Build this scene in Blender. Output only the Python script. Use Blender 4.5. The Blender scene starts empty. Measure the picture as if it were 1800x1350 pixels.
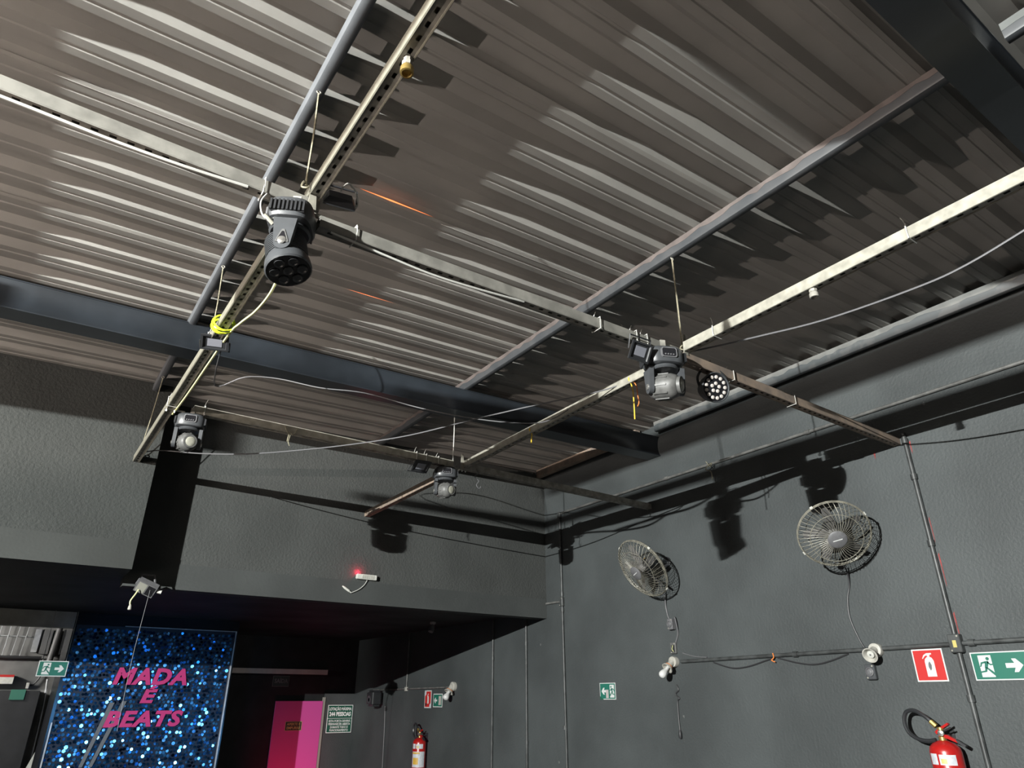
import bpy, bmesh, math, random
from mathutils import Vector, Matrix
random.seed(7)
S = bpy.context.scene
C = S.collection
PI = math.pi
H = 2.1                                   # camera height above the floor

def W(x, y, z):
    return Vector((x, y, z + H))

# ------------------------------------------------------------------ camera
YAW, PIT, ROL, FPX = 0.610596, 0.433439, 0.0007, 1193.3
cam_d = bpy.data.cameras.new('camera')
cam = bpy.data.objects.new('camera', cam_d)
C.objects.link(cam)
fw = Vector((math.sin(YAW)*math.cos(PIT), math.cos(YAW)*math.cos(PIT), math.sin(PIT)))
rt = Vector((math.cos(YAW), -math.sin(YAW), 0))
up = rt.cross(fw)
r2 = rt*math.cos(ROL) + up*math.sin(ROL)
u2 = -rt*math.sin(ROL) + up*math.cos(ROL)
m4 = Matrix((r2, u2, -fw)).transposed().to_4x4()
m4.translation = W(0, 0, 0)
cam.matrix_world = m4
cam_d.sensor_width = 36.0
cam_d.lens = FPX/1800*36.0
cam_d.clip_start = 0.02
S.camera = cam
# ------------------------------------------------------------------ view, world
S.view_settings.view_transform = 'Standard'
S.view_settings.look = 'None'
S.view_settings.gamma = 1
S.view_settings.exposure = 0.0
S.view_settings.use_curve_mapping = False
wd = bpy.data.worlds.new('world'); S.world = wd
wd.use_nodes = True
wd.node_tree.nodes['Background'].inputs[0].default_value = (0.5, 0.55, 0.6, 1)
wd.node_tree.nodes['Background'].inputs[1].default_value = 0.0
# ------------------------------------------------------------------ lamps
def area(name, loc, look, sx, sy, power, color, spread=PI):
    d = bpy.data.lights.new(name, 'AREA'); d.shape = 'RECTANGLE'
    d.size = sx; d.size_y = sy; d.energy = power; d.color = color; d.spread = spread
    o = bpy.data.objects.new(name, d); C.objects.link(o)
    o.location = loc
    o.rotation_euler = (look - loc).to_track_quat('-Z', 'Y').to_euler()
    return o
LX, LY, LZ = -5.0, 0.0, 1.62
FLOOD = area('flood_lamp', W(LX, LY, LZ), W(4.5, 1.9, 1.3), 0.05, 0.013, 1620, (0.985, 1.0, 0.965))
area('flood_lamp_halo', W(LX-0.004, LY, LZ), W(4.5, 1.9, 1.3), 0.26, 0.013, 450, (0.985, 1.0, 0.965))
wu = area('warm_bounce_lamp', W(-6.3, 1.6, 0.45), W(-5.3, 1.6, 0.75), 3.6, 0.012, 800, (1.0, 0.86, 0.77))  # unseen strip added to imitate warm bounce light on the roof
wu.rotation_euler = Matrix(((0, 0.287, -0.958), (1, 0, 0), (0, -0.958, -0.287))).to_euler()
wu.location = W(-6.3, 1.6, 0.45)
area('bar_lamp', W(-1.1, 9.4, 0.70), W(0.1, 10.3, 0.1), 0.5, 0.15, 48, (1.0, 0.97, 0.92))
def spot(name, loc, look, power, color, ang, blend=0.5, rad=0.03):
    d = bpy.data.lights.new(name, 'SPOT'); d.energy = power; d.color = color
    d.spot_size = ang; d.spot_blend = blend; d.shadow_soft_size = rad
    o = bpy.data.objects.new(name, d); C.objects.link(o)
    o.location = loc
    o.rotation_euler = (look - loc).to_track_quat('-Z', 'Y').to_euler()
    return o
spot('red_stage_lamp', W(3.5, 9.45, -1.85), W(3.64, 10.5, -0.85), 52, (1.0, 0.05, 0.14), math.radians(58), 1.0)
spot('blue_stage_lamp', W(0.75, 4.9, -0.2), W(1.40, 8.7, -0.05), 55, (0.12, 0.45, 1.0), math.radians(38), 0.8, 0.12)
spot('blue_stage_lamp', W(2.9, 5.3, -0.6), W(1.45, 8.7, 0.05), 45, (0.12, 0.45, 1.0), math.radians(38), 0.8, 0.12)

# ------------------------------------------------------------------ materials
def srgb(r, g, b):
    f = lambda c: (c/255/12.92 if c/255 <= 0.04045 else ((c/255+0.055)/1.055)**2.4)
    return (f(r), f(g), f(b))
def mat(name, col, rough=0.6, metal=0.0, spec=0.5, var=0.0, vscale=6.0, bump=0.0, bscale=40.0,
        col2=None, emit=None, estr=0.0, detail=6.0, trans=0.0, lo=0.35, hi=0.65, coat=0.0):
    m = bpy.data.materials.new(name); m.use_nodes = True
    nt = m.node_tree; N = nt.nodes; L = nt.links
    p = N['Principled BSDF']
    p.inputs['Base Color'].default_value = (*col, 1)
    p.inputs['Roughness'].default_value = rough
    p.inputs['Metallic'].default_value = metal
    p.inputs['Specular IOR Level'].default_value = spec
    if coat: p.inputs['Coat Weight'].default_value = coat
    if trans: p.inputs['Transmission Weight'].default_value = trans
    if emit:
        p.inputs['Emission Color'].default_value = (*emit, 1)
        p.inputs['Emission Strength'].default_value = estr
    if var or col2 or bump:
        g = N.new('ShaderNodeNewGeometry')
    if var or col2:
        n = N.new('ShaderNodeTexNoise'); n.inputs['Scale'].default_value = vscale
        n.inputs['Detail'].default_value = detail
        L.new(g.outputs['Position'], n.inputs['Vector'])
        r = N.new('ShaderNodeValToRGB')
        r.color_ramp.elements[0].position = lo; r.color_ramp.elements[1].position = hi
        c2 = col2 if col2 else tuple(c*(1+var) for c in col)
        c1 = col if col2 else tuple(c*(1-var) for c in col)
        r.color_ramp.elements[0].color = (*c1, 1); r.color_ramp.elements[1].color = (*c2, 1)
        L.new(n.outputs[0], r.inputs[0]); L.new(r.outputs[0], p.inputs['Base Color'])
    if bump:
        n2 = N.new('ShaderNodeTexNoise'); n2.inputs['Scale'].default_value = bscale
        n2.inputs['Detail'].default_value = 4
        L.new(g.outputs['Position'], n2.inputs['Vector'])
        b = N.new('ShaderNodeBump'); b.inputs['Strength'].default_value = bump; b.inputs['Distance'].default_value = 0.01
        L.new(n2.outputs[0], b.inputs['Height']); L.new(b.outputs[0], p.inputs['Normal'])
    return m
M = {}
M['wall'] = mat('black_wall_paint', (0.048, 0.054, 0.055), 0.62, spec=0.35, var=0.17, vscale=1.6, bump=0.35, bscale=60, detail=10.0)
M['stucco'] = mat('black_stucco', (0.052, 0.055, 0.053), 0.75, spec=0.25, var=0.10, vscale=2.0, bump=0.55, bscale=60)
M['stucco_left'] = mat('black_stucco_dimmed', (0.037, 0.040, 0.038), 0.75, spec=0.25, var=0.10, vscale=2.0, bump=0.55, bscale=60)  # same stucco as the back wall, darkened to offset the nearer floodlight
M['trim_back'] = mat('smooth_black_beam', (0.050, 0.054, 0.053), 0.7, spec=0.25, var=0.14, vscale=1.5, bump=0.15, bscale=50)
M['trim_left'] = mat('smooth_black_band', (0.038, 0.041, 0.039), 0.7, spec=0.25, var=0.12, vscale=1.5, bump=0.12, bscale=50)  # darkened to go with the dimmed left stucco
M['darkwall'] = mat('matt_black_wall', (0.012, 0.012, 0.013), 0.7, spec=0.25, var=0.2)
M['soffit'] = mat('soffit_black', (0.027, 0.028, 0.028), 0.7, spec=0.2, var=0.4, vscale=1.8)
M['floor'] = mat('dark_floor', (0.03, 0.028, 0.027), 0.6, var=0.3)
M['deck'] = mat('bounce_deck_brown', (0.26, 0.205, 0.17), 0.6, var=0.2, vscale=3)  # brown of the added bounce surface
M['zinc'] = mat('roof_sheet_zinc', (0.42, 0.41, 0.385), 0.55, metal=0.0, spec=0.35, var=0.08, vscale=2.5)
M['galv'] = mat('galvanised_steel', (0.265, 0.255, 0.215), 0.45, metal=0.1, var=0.2, vscale=22, bump=0.05, bscale=90)
M['galv_near'] = mat('yellowish_galvanised_dimmed', (0.185, 0.18, 0.145), 0.42, metal=0.1, var=0.13, vscale=22, bump=0.05, bscale=90)  # yellowish steel, darkened to offset the close floodlight
M['galv_gray'] = mat('galvanised_dimmed', (0.20, 0.195, 0.175), 0.5, metal=0.1, var=0.22, vscale=14)  # galvanised steel, darkened on bars that came out overlit
M['galv_dark'] = mat('aged_galvanised', (0.26, 0.25, 0.22), 0.5, metal=0.15, var=0.35, vscale=18)
M['rust'] = mat('rusty_steel', (0.19, 0.155, 0.13), 0.65, metal=0.1, col2=(0.30, 0.23, 0.175), vscale=14)
M['girder'] = mat('black_blue_steel', (0.016, 0.020, 0.025), 0.34, spec=0.7, var=0.3, vscale=3.0)
M['purlin'] = mat('purlin_steel', (0.030, 0.034, 0.038), 0.5, metal=0.0, spec=0.4, col2=(0.044, 0.047, 0.050), vscale=9)
M['purlin_smooth'] = mat('purlin_smooth_steel', (0.085, 0.092, 0.10), 0.5, spec=0.45, var=0.12, vscale=9)
M['flake2'] = mat('pale_flaked_patch', (0.075, 0.08, 0.078), 0.7, var=0.2, vscale=12)
M['purlin_rust'] = mat('purlin_rust', (0.075, 0.085, 0.09), 0.5, metal=0.2, col2=(0.15, 0.125, 0.115), vscale=7, lo=0.46, hi=0.52)
M['purlin_gray'] = mat('wall_purlin_flaking', (0.06, 0.068, 0.072), 0.5, metal=0.0, col2=(0.085, 0.09, 0.092), vscale=6, lo=0.47, hi=0.52)
M['pipe'] = mat('conduit_black', (0.042, 0.045, 0.045), 0.45, spec=0.5, var=0.35, vscale=16)
M['pipe_lite'] = mat('conduit_gray', (0.105, 0.105, 0.10), 0.45, spec=0.5, var=0.35, vscale=14)
M['bk'] = mat('black_plastic', (0.020, 0.021, 0.023), 0.36, spec=0.55)
M['bkgray'] = mat('charcoal_plastic', (0.046, 0.049, 0.053), 0.40, spec=0.6, var=0.12, vscale=20)
M['headgray'] = mat('dusty_gray_plastic', (0.085, 0.085, 0.082), 0.5, spec=0.5, var=0.25, vscale=30)
M['lens'] = mat('cream_lens', (0.28, 0.275, 0.23), 0.3, var=0.12, vscale=60)
M['lensdark'] = mat('dark_lens', (0.012, 0.012, 0.014), 0.12, spec=0.8)
M['ledlens'] = mat('pale_led_lens', (0.46, 0.42, 0.39), 0.25)
M['chrome'] = mat('chrome', (0.75, 0.74, 0.70), 0.2, metal=0.9)
M['brass'] = mat('brass', (0.50, 0.36, 0.12), 0.35, metal=0.8)
M['white'] = mat('white_plastic', (0.50, 0.50, 0.46), 0.45, var=0.08, vscale=40)
M['ivory'] = mat('ivory_plastic', (0.36, 0.35, 0.315), 0.45, var=0.1, vscale=40)
M['bulb'] = mat('bulb_glass_white', (0.55, 0.55, 0.54), 0.3)
M['grayplastic'] = mat('gray_plastic', (0.11, 0.11, 0.115), 0.5, var=0.1, vscale=50)
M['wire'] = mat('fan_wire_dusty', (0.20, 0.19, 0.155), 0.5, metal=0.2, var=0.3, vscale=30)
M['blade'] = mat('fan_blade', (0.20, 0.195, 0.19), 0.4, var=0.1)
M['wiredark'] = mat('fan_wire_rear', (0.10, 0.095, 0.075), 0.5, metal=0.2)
M['rope'] = mat('rope', (0.20, 0.185, 0.13), 0.9, var=0.3, vscale=90)
M['cable_w'] = mat('white_cable', (0.46, 0.46, 0.43), 0.45)
M['cable_g'] = mat('gray_cable', (0.11, 0.11, 0.115), 0.5)
M['cable_b'] = mat('black_cable', (0.022, 0.022, 0.024), 0.5)
M['neon'] = mat('yellow_green_cable', (0.62, 0.78, 0.03), 0.4)
M['yelcable'] = mat('pale_yellow_cable', (0.55, 0.56, 0.28), 0.45)
M['yellow'] = mat('yellow_string', (0.62, 0.42, 0.04), 0.7)
M['orange'] = mat('orange_string', (0.55, 0.16, 0.03), 0.7)
M['red'] = mat('extinguisher_red', (0.34, 0.010, 0.009), 0.30, spec=0.5, coat=0.25)
M['signred'] = mat('sign_red', (0.42, 0.020, 0.018), 0.4)
M['signgreen'] = mat('sign_green', (0.011, 0.115, 0.080), 0.4)
M['signgreend'] = mat('sign_green_dark', (0.012, 0.08, 0.05), 0.4)
M['signwhite'] = mat('sign_white', (0.50, 0.51, 0.50), 0.4)
M['farwhite'] = mat('sign_white_bright', (0.80, 0.82, 0.80), 0.4)
M['signbk'] = mat('sign_black', (0.012, 0.02, 0.018), 0.4)
M['gold'] = mat('sign_gold', (0.45, 0.38, 0.12), 0.4)
M['paper'] = mat('label_paper', (0.46, 0.48, 0.51), 0.5, var=0.12, vscale=60)
M['labyel'] = mat('label_yellow', (0.50, 0.30, 0.04), 0.5)
M['pinkdoor'] = mat('pink_door', (0.47, 0.06, 0.26), 0.5)
M['frame_g'] = mat('door_frame_gray', (0.24, 0.24, 0.21), 0.5)
M['trimgray'] = mat('header_gray', (0.36, 0.32, 0.31), 0.5, var=0.1)
M['sequin'] = mat('blue_sequin', (0.055, 0.27, 0.66), 0.25, metal=0.94, col2=(0.006, 0.020, 0.06), vscale=9.0, lo=0.38, hi=0.62)
M['backing'] = mat('sequin_backing', (0.004, 0.006, 0.016), 0.4)
M['letters'] = mat('pink_letters', (0.42, 0.024, 0.13), 0.45)
M['tape'] = mat('gray_reflection_and_mark', (0.10, 0.105, 0.11), 0.5)  # gray of the painted panel reflections and the flame mark, no tape
M['gloss'] = mat('gloss_black_panel', (0.006, 0.007, 0.010), 0.22, spec=0.5)
M['barwall'] = mat('bar_wall_gray', (0.14, 0.14, 0.135), 0.6, var=0.2, vscale=4)
M['bar_beam'] = mat('bar_beam_gray', (0.27, 0.265, 0.245), 0.6, var=0.15)
M['bargray'] = mat('bar_gray', (0.10, 0.10, 0.10), 0.5, var=0.2)
M['barsilver'] = mat('bar_silver', (0.42, 0.43, 0.44), 0.35, metal=0.4, var=0.2, vscale=12)
M['leak'] = mat('daylight_gap', (1.0, 0.35, 0.12), 0.5, emit=(1.0, 0.30, 0.10), estr=1.5)
M['redled'] = mat('red_indicator', (1, 0.05, 0.08), 0.4, emit=(1.0, 0.03, 0.08), estr=6)
M['glass'] = mat('flood_glass', (0.16, 0.165, 0.18), 0.15, spec=0.8)
M['chip'] = mat('led_chip', (0.17, 0.175, 0.20), 0.3, spec=0.8)
M['lampface'] = mat('lit_lamp_face', (1, 1, 1), 0.4, emit=(1.0, 0.98, 0.95), estr=8)

def specks(m, scale, r, col):
    # old plaster nicks and paint drips: small fixed pale spots in the paint
    nt = m.node_tree; N = nt.nodes; L = nt.links; p = N['Principled BSDF']
    src = p.inputs['Base Color'].links[0].from_socket
    g = N.new('ShaderNodeNewGeometry'); v = N.new('ShaderNodeTexVoronoi'); v.inputs['Scale'].default_value = scale
    n = N.new('ShaderNodeTexNoise'); n.inputs['Scale'].default_value = 70
    L.new(g.outputs['Position'], v.inputs['Vector']); L.new(g.outputs['Position'], n.inputs['Vector'])
    a = N.new('ShaderNodeMath'); a.operation = 'MULTIPLY_ADD'; a.inputs[1].default_value = 0.06; L.new(n.outputs[0], a.inputs[0]); L.new(v.outputs['Distance'], a.inputs[2])
    c = N.new('ShaderNodeMath'); c.operation = 'LESS_THAN'; c.inputs[1].default_value = r+0.03; L.new(a.outputs[0], c.inputs[0])
    x = N.new('ShaderNodeMix'); x.data_type = 'RGBA'; x.inputs[7].default_value = (*col, 1)
    L.new(c.outputs[0], x.inputs[0]); L.new(src, x.inputs[6]); L.new(x.outputs[2], p.inputs['Base Color'])
specks(M['wall'], 2.6, 0.026, (0.11, 0.115, 0.11))
specks(M['trim_back'], 3.0, 0.03, (0.09, 0.095, 0.09))
# ------------------------------------------------------------------ mesh helpers
def link_obj(name, bm, m, parent=None, local=False, smooth=False, kind=None):
    """one mesh object; world-space bm unless local; parent is an Empty or mesh thing"""
    me = bpy.data.meshes.new(name)
    bmesh.ops.recalc_face_normals(bm, faces=bm.faces)
    bm.to_mesh(me); bm.free()
    if m: me.materials.append(M[m] if isinstance(m, str) else m)
    o = bpy.data.objects.new(name, me); C.objects.link(o)
    if smooth:
        for p in me.polygons: p.use_smooth = True
        try:
            me.set_sharp_from_angle(angle=math.radians(38))
        except Exception:
            pass
    if parent is not None:
        o.parent = parent
        if not local:
            w = Vector((0, 0, 0)); q = parent
            while q is not None:
                w += q.location; q = q.parent
            me.transform(Matrix.Translation(-w))
    if kind: o['kind'] = kind
    return o
def tag(o, label, cat, group=None):
    o['label'] = label; o['category'] = cat
    if group: o['group'] = group
    return o
def thing(name, label, cat, loc, mtx=None, group=None):
    o = bpy.data.objects.new(name, None); C.objects.link(o)
    o.empty_display_size = 0.05
    if mtx is not None:
        mm = mtx.to_4x4(); mm.translation = loc; o.matrix_world = mm
    else:
        o.location = loc
    return tag(o, label, cat, group)
def solo(name, bm, m, label, cat, loc=None, group=None, smooth=False):
    """a thing that is one mesh, origin moved to loc"""
    o = link_obj(name, bm, m, smooth=smooth)
    if loc is None:
        vs = [v.co for v in o.data.vertices]
        loc = Vector((sum(v.x for v in vs), sum(v.y for v in vs), sum(v.z for v in vs)))/len(vs)
    o.data.transform(Matrix.Translation(-loc)); o.location = loc
    return tag(o, label, cat, group)
def struct(name, bm, m, parent=None):
    o = link_obj(name, bm, m, parent)
    if parent is None: o['kind'] = 'structure'
    return o
def BM(): return bmesh.new()
def box(bm, a, b):
    x0, x1 = sorted((a[0], b[0])); y0, y1 = sorted((a[1], b[1])); z0, z1 = sorted((a[2], b[2]))
    v = [bm.verts.new(p) for p in ((x0,y0,z0),(x1,y0,z0),(x1,y1,z0),(x0,y1,z0),(x0,y0,z1),(x1,y0,z1),(x1,y1,z1),(x0,y1,z1))]
    for f in ((0,3,2,1),(4,5,6,7),(0,1,5,4),(1,2,6,5),(2,3,7,6),(3,0,4,7)): bm.faces.new([v[i] for i in f])
    return bm
def wbox(x0, x1, y0, y1, z0, z1, bm=None):
    return box(bm or BM(), W(x0, y0, z0), W(x1, y1, z1))
def frame_for(d):
    d = d.normalized()
    ref = Vector((0, 0, 1)) if abs(d.z) < 0.9 else Vector((1, 0, 0))
    s = d.cross(ref).normalized(); u = s.cross(d).normalized()
    return d, s, u
def tube(bm, pts, r, n=6, closed=False, cap=True, radii=None):
    pts = [Vector(p) for p in pts]; k = len(pts); rings = []
    prev_u = None
    for i, p in enumerate(pts):
        if closed: d = pts[(i+1) % k] - pts[i-1]
        elif i == 0: d = pts[1]-pts[0]
        elif i == k-1: d = pts[-1]-pts[-2]
        else: d = pts[i+1]-pts[i-1]
        if d.length < 1e-9: d = Vector((0, 0, 1))
        d = d.normalized()
        if prev_u is None:
            d, s, u = frame_for(d)
        else:
            s = d.cross(prev_u)
            if s.length < 1e-6: d, s, u = frame_for(d)
            else:
                s.normalize(); u = s.cross(d).normalized()
        prev_u = u
        rr = radii[i] if radii else r
        rings.append([bm.verts.new(p + (s*math.cos(2*PI*j/n) + u*math.sin(2*PI*j/n))*rr) for j in range(n)])
    m = k if closed else k-1
    for i in range(m):
        a, b = rings[i], rings[(i+1) % k]
        for j in range(n):
            bm.faces.new((a[j], a[(j+1) % n], b[(j+1) % n], b[j]))
    if cap and not closed:
        bm.faces.new(rings[0][::-1]); bm.faces.new(rings[-1])
    return bm
def lathe(bm, prof, n=20, mtx=None, cap=True):
    """prof: (r, z) along local z"""
    rings = []
    for r, z in prof:
        ring = []
        for j in range(n):
            p = Vector((r*math.cos(2*PI*j/n), r*math.sin(2*PI*j/n), z))
            ring.append(bm.verts.new(mtx @ p if mtx else p))
        rings.append(ring)
    for a, b in zip(rings, rings[1:]):
        for j in range(n): bm.faces.new((a[j], a[(j+1) % n], b[(j+1) % n], b[j]))
    if cap:
        bm.faces.new(rings[0][::-1]); bm.faces.new(rings[-1])
    return bm
def axis_mtx(loc, d):
    d = Vector(d).normalized(); _, s, u = frame_for(d)
    m = Matrix((s, u, d)).transposed()
    if m.determinant() < 0: m = Matrix((-s, u, d)).transposed()
    mm = m.to_4x4(); mm.translation = Vector(loc); return mm
def prism(bm, pts, n0, n1, f=None):
    """polygon (u,v) extruded from n0 to n1; f maps (u,v,n) to 3D"""
    f = f or (lambda u, v, n: Vector((u, v, n)))
    a = [bm.verts.new(f(u, v, n0)) for u, v in pts]; b = [bm.verts.new(f(u, v, n1)) for u, v in pts]
    k = len(pts)
    bm.faces.new(a[::-1]); bm.faces.new(b)
    for i in range(k): bm.faces.new((a[i], a[(i+1) % k], b[(i+1) % k], b[i]))
    return bm
def rect(u0, u1, v0, v1): return [(u0, v0), (u1, v0), (u1, v1), (u0, v1)]
def circ(u, v, r, n=14): return [(u+r*math.cos(2*PI*i/n), v+r*math.sin(2*PI*i/n)) for i in range(n)]
def smoothpts(pts, sub=4):
    pts = [Vector(p) for p in pts]; out = []
    for i in range(len(pts)-1):
        p0 = pts[max(i-1, 0)]; p1 = pts[i]; p2 = pts[i+1]; p3 = pts[min(i+2, len(pts)-1)]
        for k in range(sub):
            t = k/sub
            out.append(0.5*((2*p1) + (p2-p0)*t + (2*p0-5*p1+4*p2-p3)*t*t + (3*p1-p0-3*p2+p3)*t**3))
    out.append(pts[-1]); return out
RIGHT = Matrix(((0, 0, -1), (-1, 0, 0), (0, 1, 0)))       # local u,v,n -> right wall (-y, z, -x)
BACK = Matrix(((1, 0, 0), (0, 0, -1), (0, 1, 0)))         # local u,v,n -> back wall (x, z, -y)
def text_mesh(s, size, ext=0.001, off=0.0, shear=0.0, spacing=1.0, width=None):
    cu = bpy.data.curves.new('lettering', 'FONT'); cu.body = s; cu.size = size; cu.extrude = ext; cu.offset = off
    cu.shear = shear; cu.space_character = spacing; cu.align_x = 'CENTER'; cu.align_y = 'CENTER'; cu.resolution_u = 3
    t = bpy.data.objects.new('lettering', cu); C.objects.link(t)
    dg = bpy.context.evaluated_depsgraph_get()
    me = bpy.data.meshes.new_from_object(t.evaluated_get(dg))
    bpy.data.objects.remove(t); bpy.data.curves.remove(cu)
    if width:
        xs = [v.co.x for v in me.vertices]; w = max(xs)-min(xs)
        me.transform(Matrix.Scale(width/w, 4, Vector((1, 0, 0))))
    return me
def lettering(s, size, m, parent, u=0, v=0, n=0.004, rot=0, **k):
    me = text_mesh(s, size, **k)
    me.transform(Matrix.Translation((u, v, n)) @ Matrix.Rotation(rot, 4, 'Z'))
    me.materials.clear(); me.materials.append(M[m])
    o = bpy.data.objects.new('lettering', me); C.objects.link(o); o.parent = parent
    return o

# ================================================================== THE ROOM
XR, YB, YF = 4.5, 5.807, 10.55
ZF = -2.1
YS = 5.46                                   # left, protruding stretch of the upper back wall
XS = 0.60
ZS = 0.81                                   # underside of the upper floor over the recess
def roof_z(x): return 2.172 + 0.030*x
struct('floor', wbox(-6.6, 4.6, -4, YF+0.1, ZF-0.1, ZF), 'floor')
struct('wall_right', wbox(XR, XR+0.15, -4, YF+0.1, ZF, 2.6), 'wall')
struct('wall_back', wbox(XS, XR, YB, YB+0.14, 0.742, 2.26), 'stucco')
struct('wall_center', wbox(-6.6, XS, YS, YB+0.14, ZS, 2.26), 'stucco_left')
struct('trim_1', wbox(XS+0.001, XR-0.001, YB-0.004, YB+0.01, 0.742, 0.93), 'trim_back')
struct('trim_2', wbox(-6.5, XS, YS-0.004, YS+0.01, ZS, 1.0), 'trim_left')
struct('wall_far', wbox(-6.6, XR, YF, YF+0.12, ZF, 1.0), 'darkwall')
struct('wall_left', wbox(-6.75, -6.6, -4, YF+0.1, ZF, 2.6), 'darkwall')
struct('wall_front', wbox(-6.6, XR, -4.15, -4, ZF, 2.6), 'darkwall')
struct('ceiling', wbox(-6.6, XR, YB+0.14, YF, ZS, ZS+0.2), 'soffit').name = 'ceiling.001'
struct('wall_far_corner', wbox(4.03, XR, YF-0.03, YF, ZF, 0.06), 'wall').name = 'trim_3'

# corrugated roof: one ceiling object, its sheets are parts
ceil = struct('ceiling', wbox(-6.6, XR+0.1, -4, YB+0.1, 2.42, 2.46), 'darkwall')
PITCH, RH = 0.234, 0.040
prof = []
def sheet_profile(y0, n):
    p = []
    for k in range(n):
        b = y0 + k*PITCH
        p += [(b, 0.0), (b+0.040, 0.0), (b+0.045, 0.005), (b+0.055, 0.005), (b+0.060, 0.0), (b+0.096, 0.0),
              (b+0.129, RH), (b+0.201, RH)]
    p.append((y0+n*PITCH, 0.0)); return p
def roof_sheet(y0, n, x0, x1, dz):
    bm = BM(); pr = sheet_profile(y0, n)
    pr = [(pr[0][0]-0.018, 0.006)] + pr
    xs = [x0 + (x1-x0)*i/4 for i in range(5)]
    rows = []
    for x in xs:
        rows.append([bm.verts.new(W(x, y, roof_z(x)+z+dz)) for y, z in pr])
    for a, b in zip(rows, rows[1:]):
        for i in range(len(pr)-1): bm.faces.new((a[i], a[i+1], b[i+1], b[i]))
    bmesh.ops.solidify(bm, geom=bm.faces[:], thickness=0.001)
    return bm
y = -4.028
k = 0
while y < YB+0.05:
    n = 4 if y+4*PITCH < YB+0.2 else max(1, int((YB+0.1-y)/PITCH)+1)
    link_obj('roof_sheet', roof_sheet(y, n, -6.6, XR+0.05, 0.0015*(k % 2)), 'zinc', ceil)
    y += n*PITCH; k += 1
for (xa, xb, yy, w_) in ((0.86, 1.26, 2.49, 0.010), (1.15, 1.47, 3.365, 0.004)):
    bm = BM(); z0 = roof_z(xa)
    vs = [bm.verts.new(W(x, yy+dy, roof_z(x)-0.0025)) for x, dy in ((xa, 0), (xa*0.6+xb*0.4, -w_/2), (xb, 0), (xa*0.6+xb*0.4, w_/2))]
    bm.faces.new(vs)
    bmesh.ops.solidify(bm, geom=bm.faces[:], thickness=0.001)
    g_ = link_obj('daylight_gap', bm, 'leak', ceil); g_['label'] = 'orange daylight glowing through a gap between roof sheets'

# ------------------------------------------------------------------ steel
def rafter(y0, y1, xa, xb, zb, zt, sl, label, sk=0.0):
    """rectangular steel girder with slightly proud bottom and top flanges"""
    t = thing('roof_girder', label, 'beam', W((xa+xb)/2, (y0+y1)/2, zb + sl*(xa+xb)/2))
    def slab(ya, yb, za, zb2):
        bm = BM(); v = []
        for x in (xa, xb):
            for (yy, zz) in ((ya, za), (yb, za), (yb, zb2), (ya, zb2)):
                v.append(bm.verts.new(W(x, yy+sk*x, zz+sl*x)))
        for f in ((0,1,2,3),(7,6,5,4),(0,4,5,1),(1,5,6,2),(2,6,7,3),(3,7,4,0)): bm.faces.new([v[i] for i in f])
        return bm
    # web: two concave channel faces meeting the flanges
    bm = BM()
    pr = []
    hh = zt-zb
    for q in range(9):
        a = q/8; pr.append((y0+0.022*math.sin(a*PI)**0.7, zb+0.006+(hh-0.012)*a))
    pr += [(y1-0.004, zt-0.006), (y1-0.004, zb+0.006)]
    rows = [[bm.verts.new(W(x, yy+sk*x, zz+sl*x)) for yy, zz in pr] for x in (xa, xb)]
    for i in range(len(pr)):
        j = (i+1) % len(pr); bm.faces.new((rows[0][i], rows[0][j], rows[1][j], rows[1][i]))
    bm.faces.new(rows[0]); bm.faces.new(rows[1][::-1])
    link_obj('web', bm, 'girder', t, smooth=True)
    link_obj('flange', slab(y0-0.004, y1, zb, zb+0.007), 'girder', t)
    link_obj('flange', slab(y0-0.004, y1, zt-0.007, zt), 'girder', t)
    return t
rafter(4.22, 4.37, -6.5, XR, 1.955, 2.140, 0.012, 'long black steel girder crossing under the roof sheets near the back wall', -0.035)
rafter(0.39, 0.52, -6.5, XR, 1.92, 2.12, 0.008, 'dark unlit steel girder at the top right corner past the purlin end')

def purlin(name, x, w_, h_, y0, y1, m, label, rust=None):
    z1 = roof_z(x); z0 = z1-h_
    t = thing('purlin', label, 'beam', W(x, (y0+y1)/2, z0))
    r = 0.012
    pr = [(x-w_/2, z1), (x-w_/2, z0+r), (x-w_/2+r*0.3, z0+r*0.3), (x-w_/2+r, z0), (x+w_/2-r, z0), (x+w_/2-r*0.3, z0+r*0.3),
          (x+w_/2, z0+r), (x+w_/2, z1)]
    bm = BM()
    rows = [[bm.verts.new(W(a, yy, b)) for a, b in pr] for yy in (y0, y1)]
    for i in range(len(pr)):
        j = (i+1) % len(pr); bm.faces.new((rows[0][i], rows[0][j], rows[1][j], rows[1][i]))
    bm.faces.new(rows[0]); bm.faces.new(rows[1][::-1])
    link_obj('channel', bm, m, t, smooth=True)
    if rust:
        bm = BM()
        yy = y0+0.03
        random.seed(int(x*100))
        hb = h_*0.45
        top = []; bot = []
        n = int((y1-y0)/0.05)
        for i in range(n+1):
            yy = y0 + (y1-y0)*i/n
            bot.append((yy, z1-hb*(0.55+0.6*random.random())))
        f = lambda u, v, nn: W(nn, u, v)
        for i in range(n):
            prism(bm, [(bot[i][0], bot[i][1]), (bot[i+1][0], bot[i+1][1]), (bot[i+1][0], z1-0.001), (bot[i][0], z1-0.001)],
                  x-w_/2-0.0012, x-w_/2-0.0002, f)
        o = link_obj('flaked_paint', bm, rust, t); o['label'] = 'brown strip of flaked paint'
    return t
purlin('p', -1.53, 0.05, 0.10, -3.9, YS, 'purlin', 'steel purlin left of the picture under the roof')
purlin('p', 0.484, 0.048, 0.052, -3.9, YS, 'purlin_smooth', 'smooth gray steel purlin running up past the left truss bars')
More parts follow.
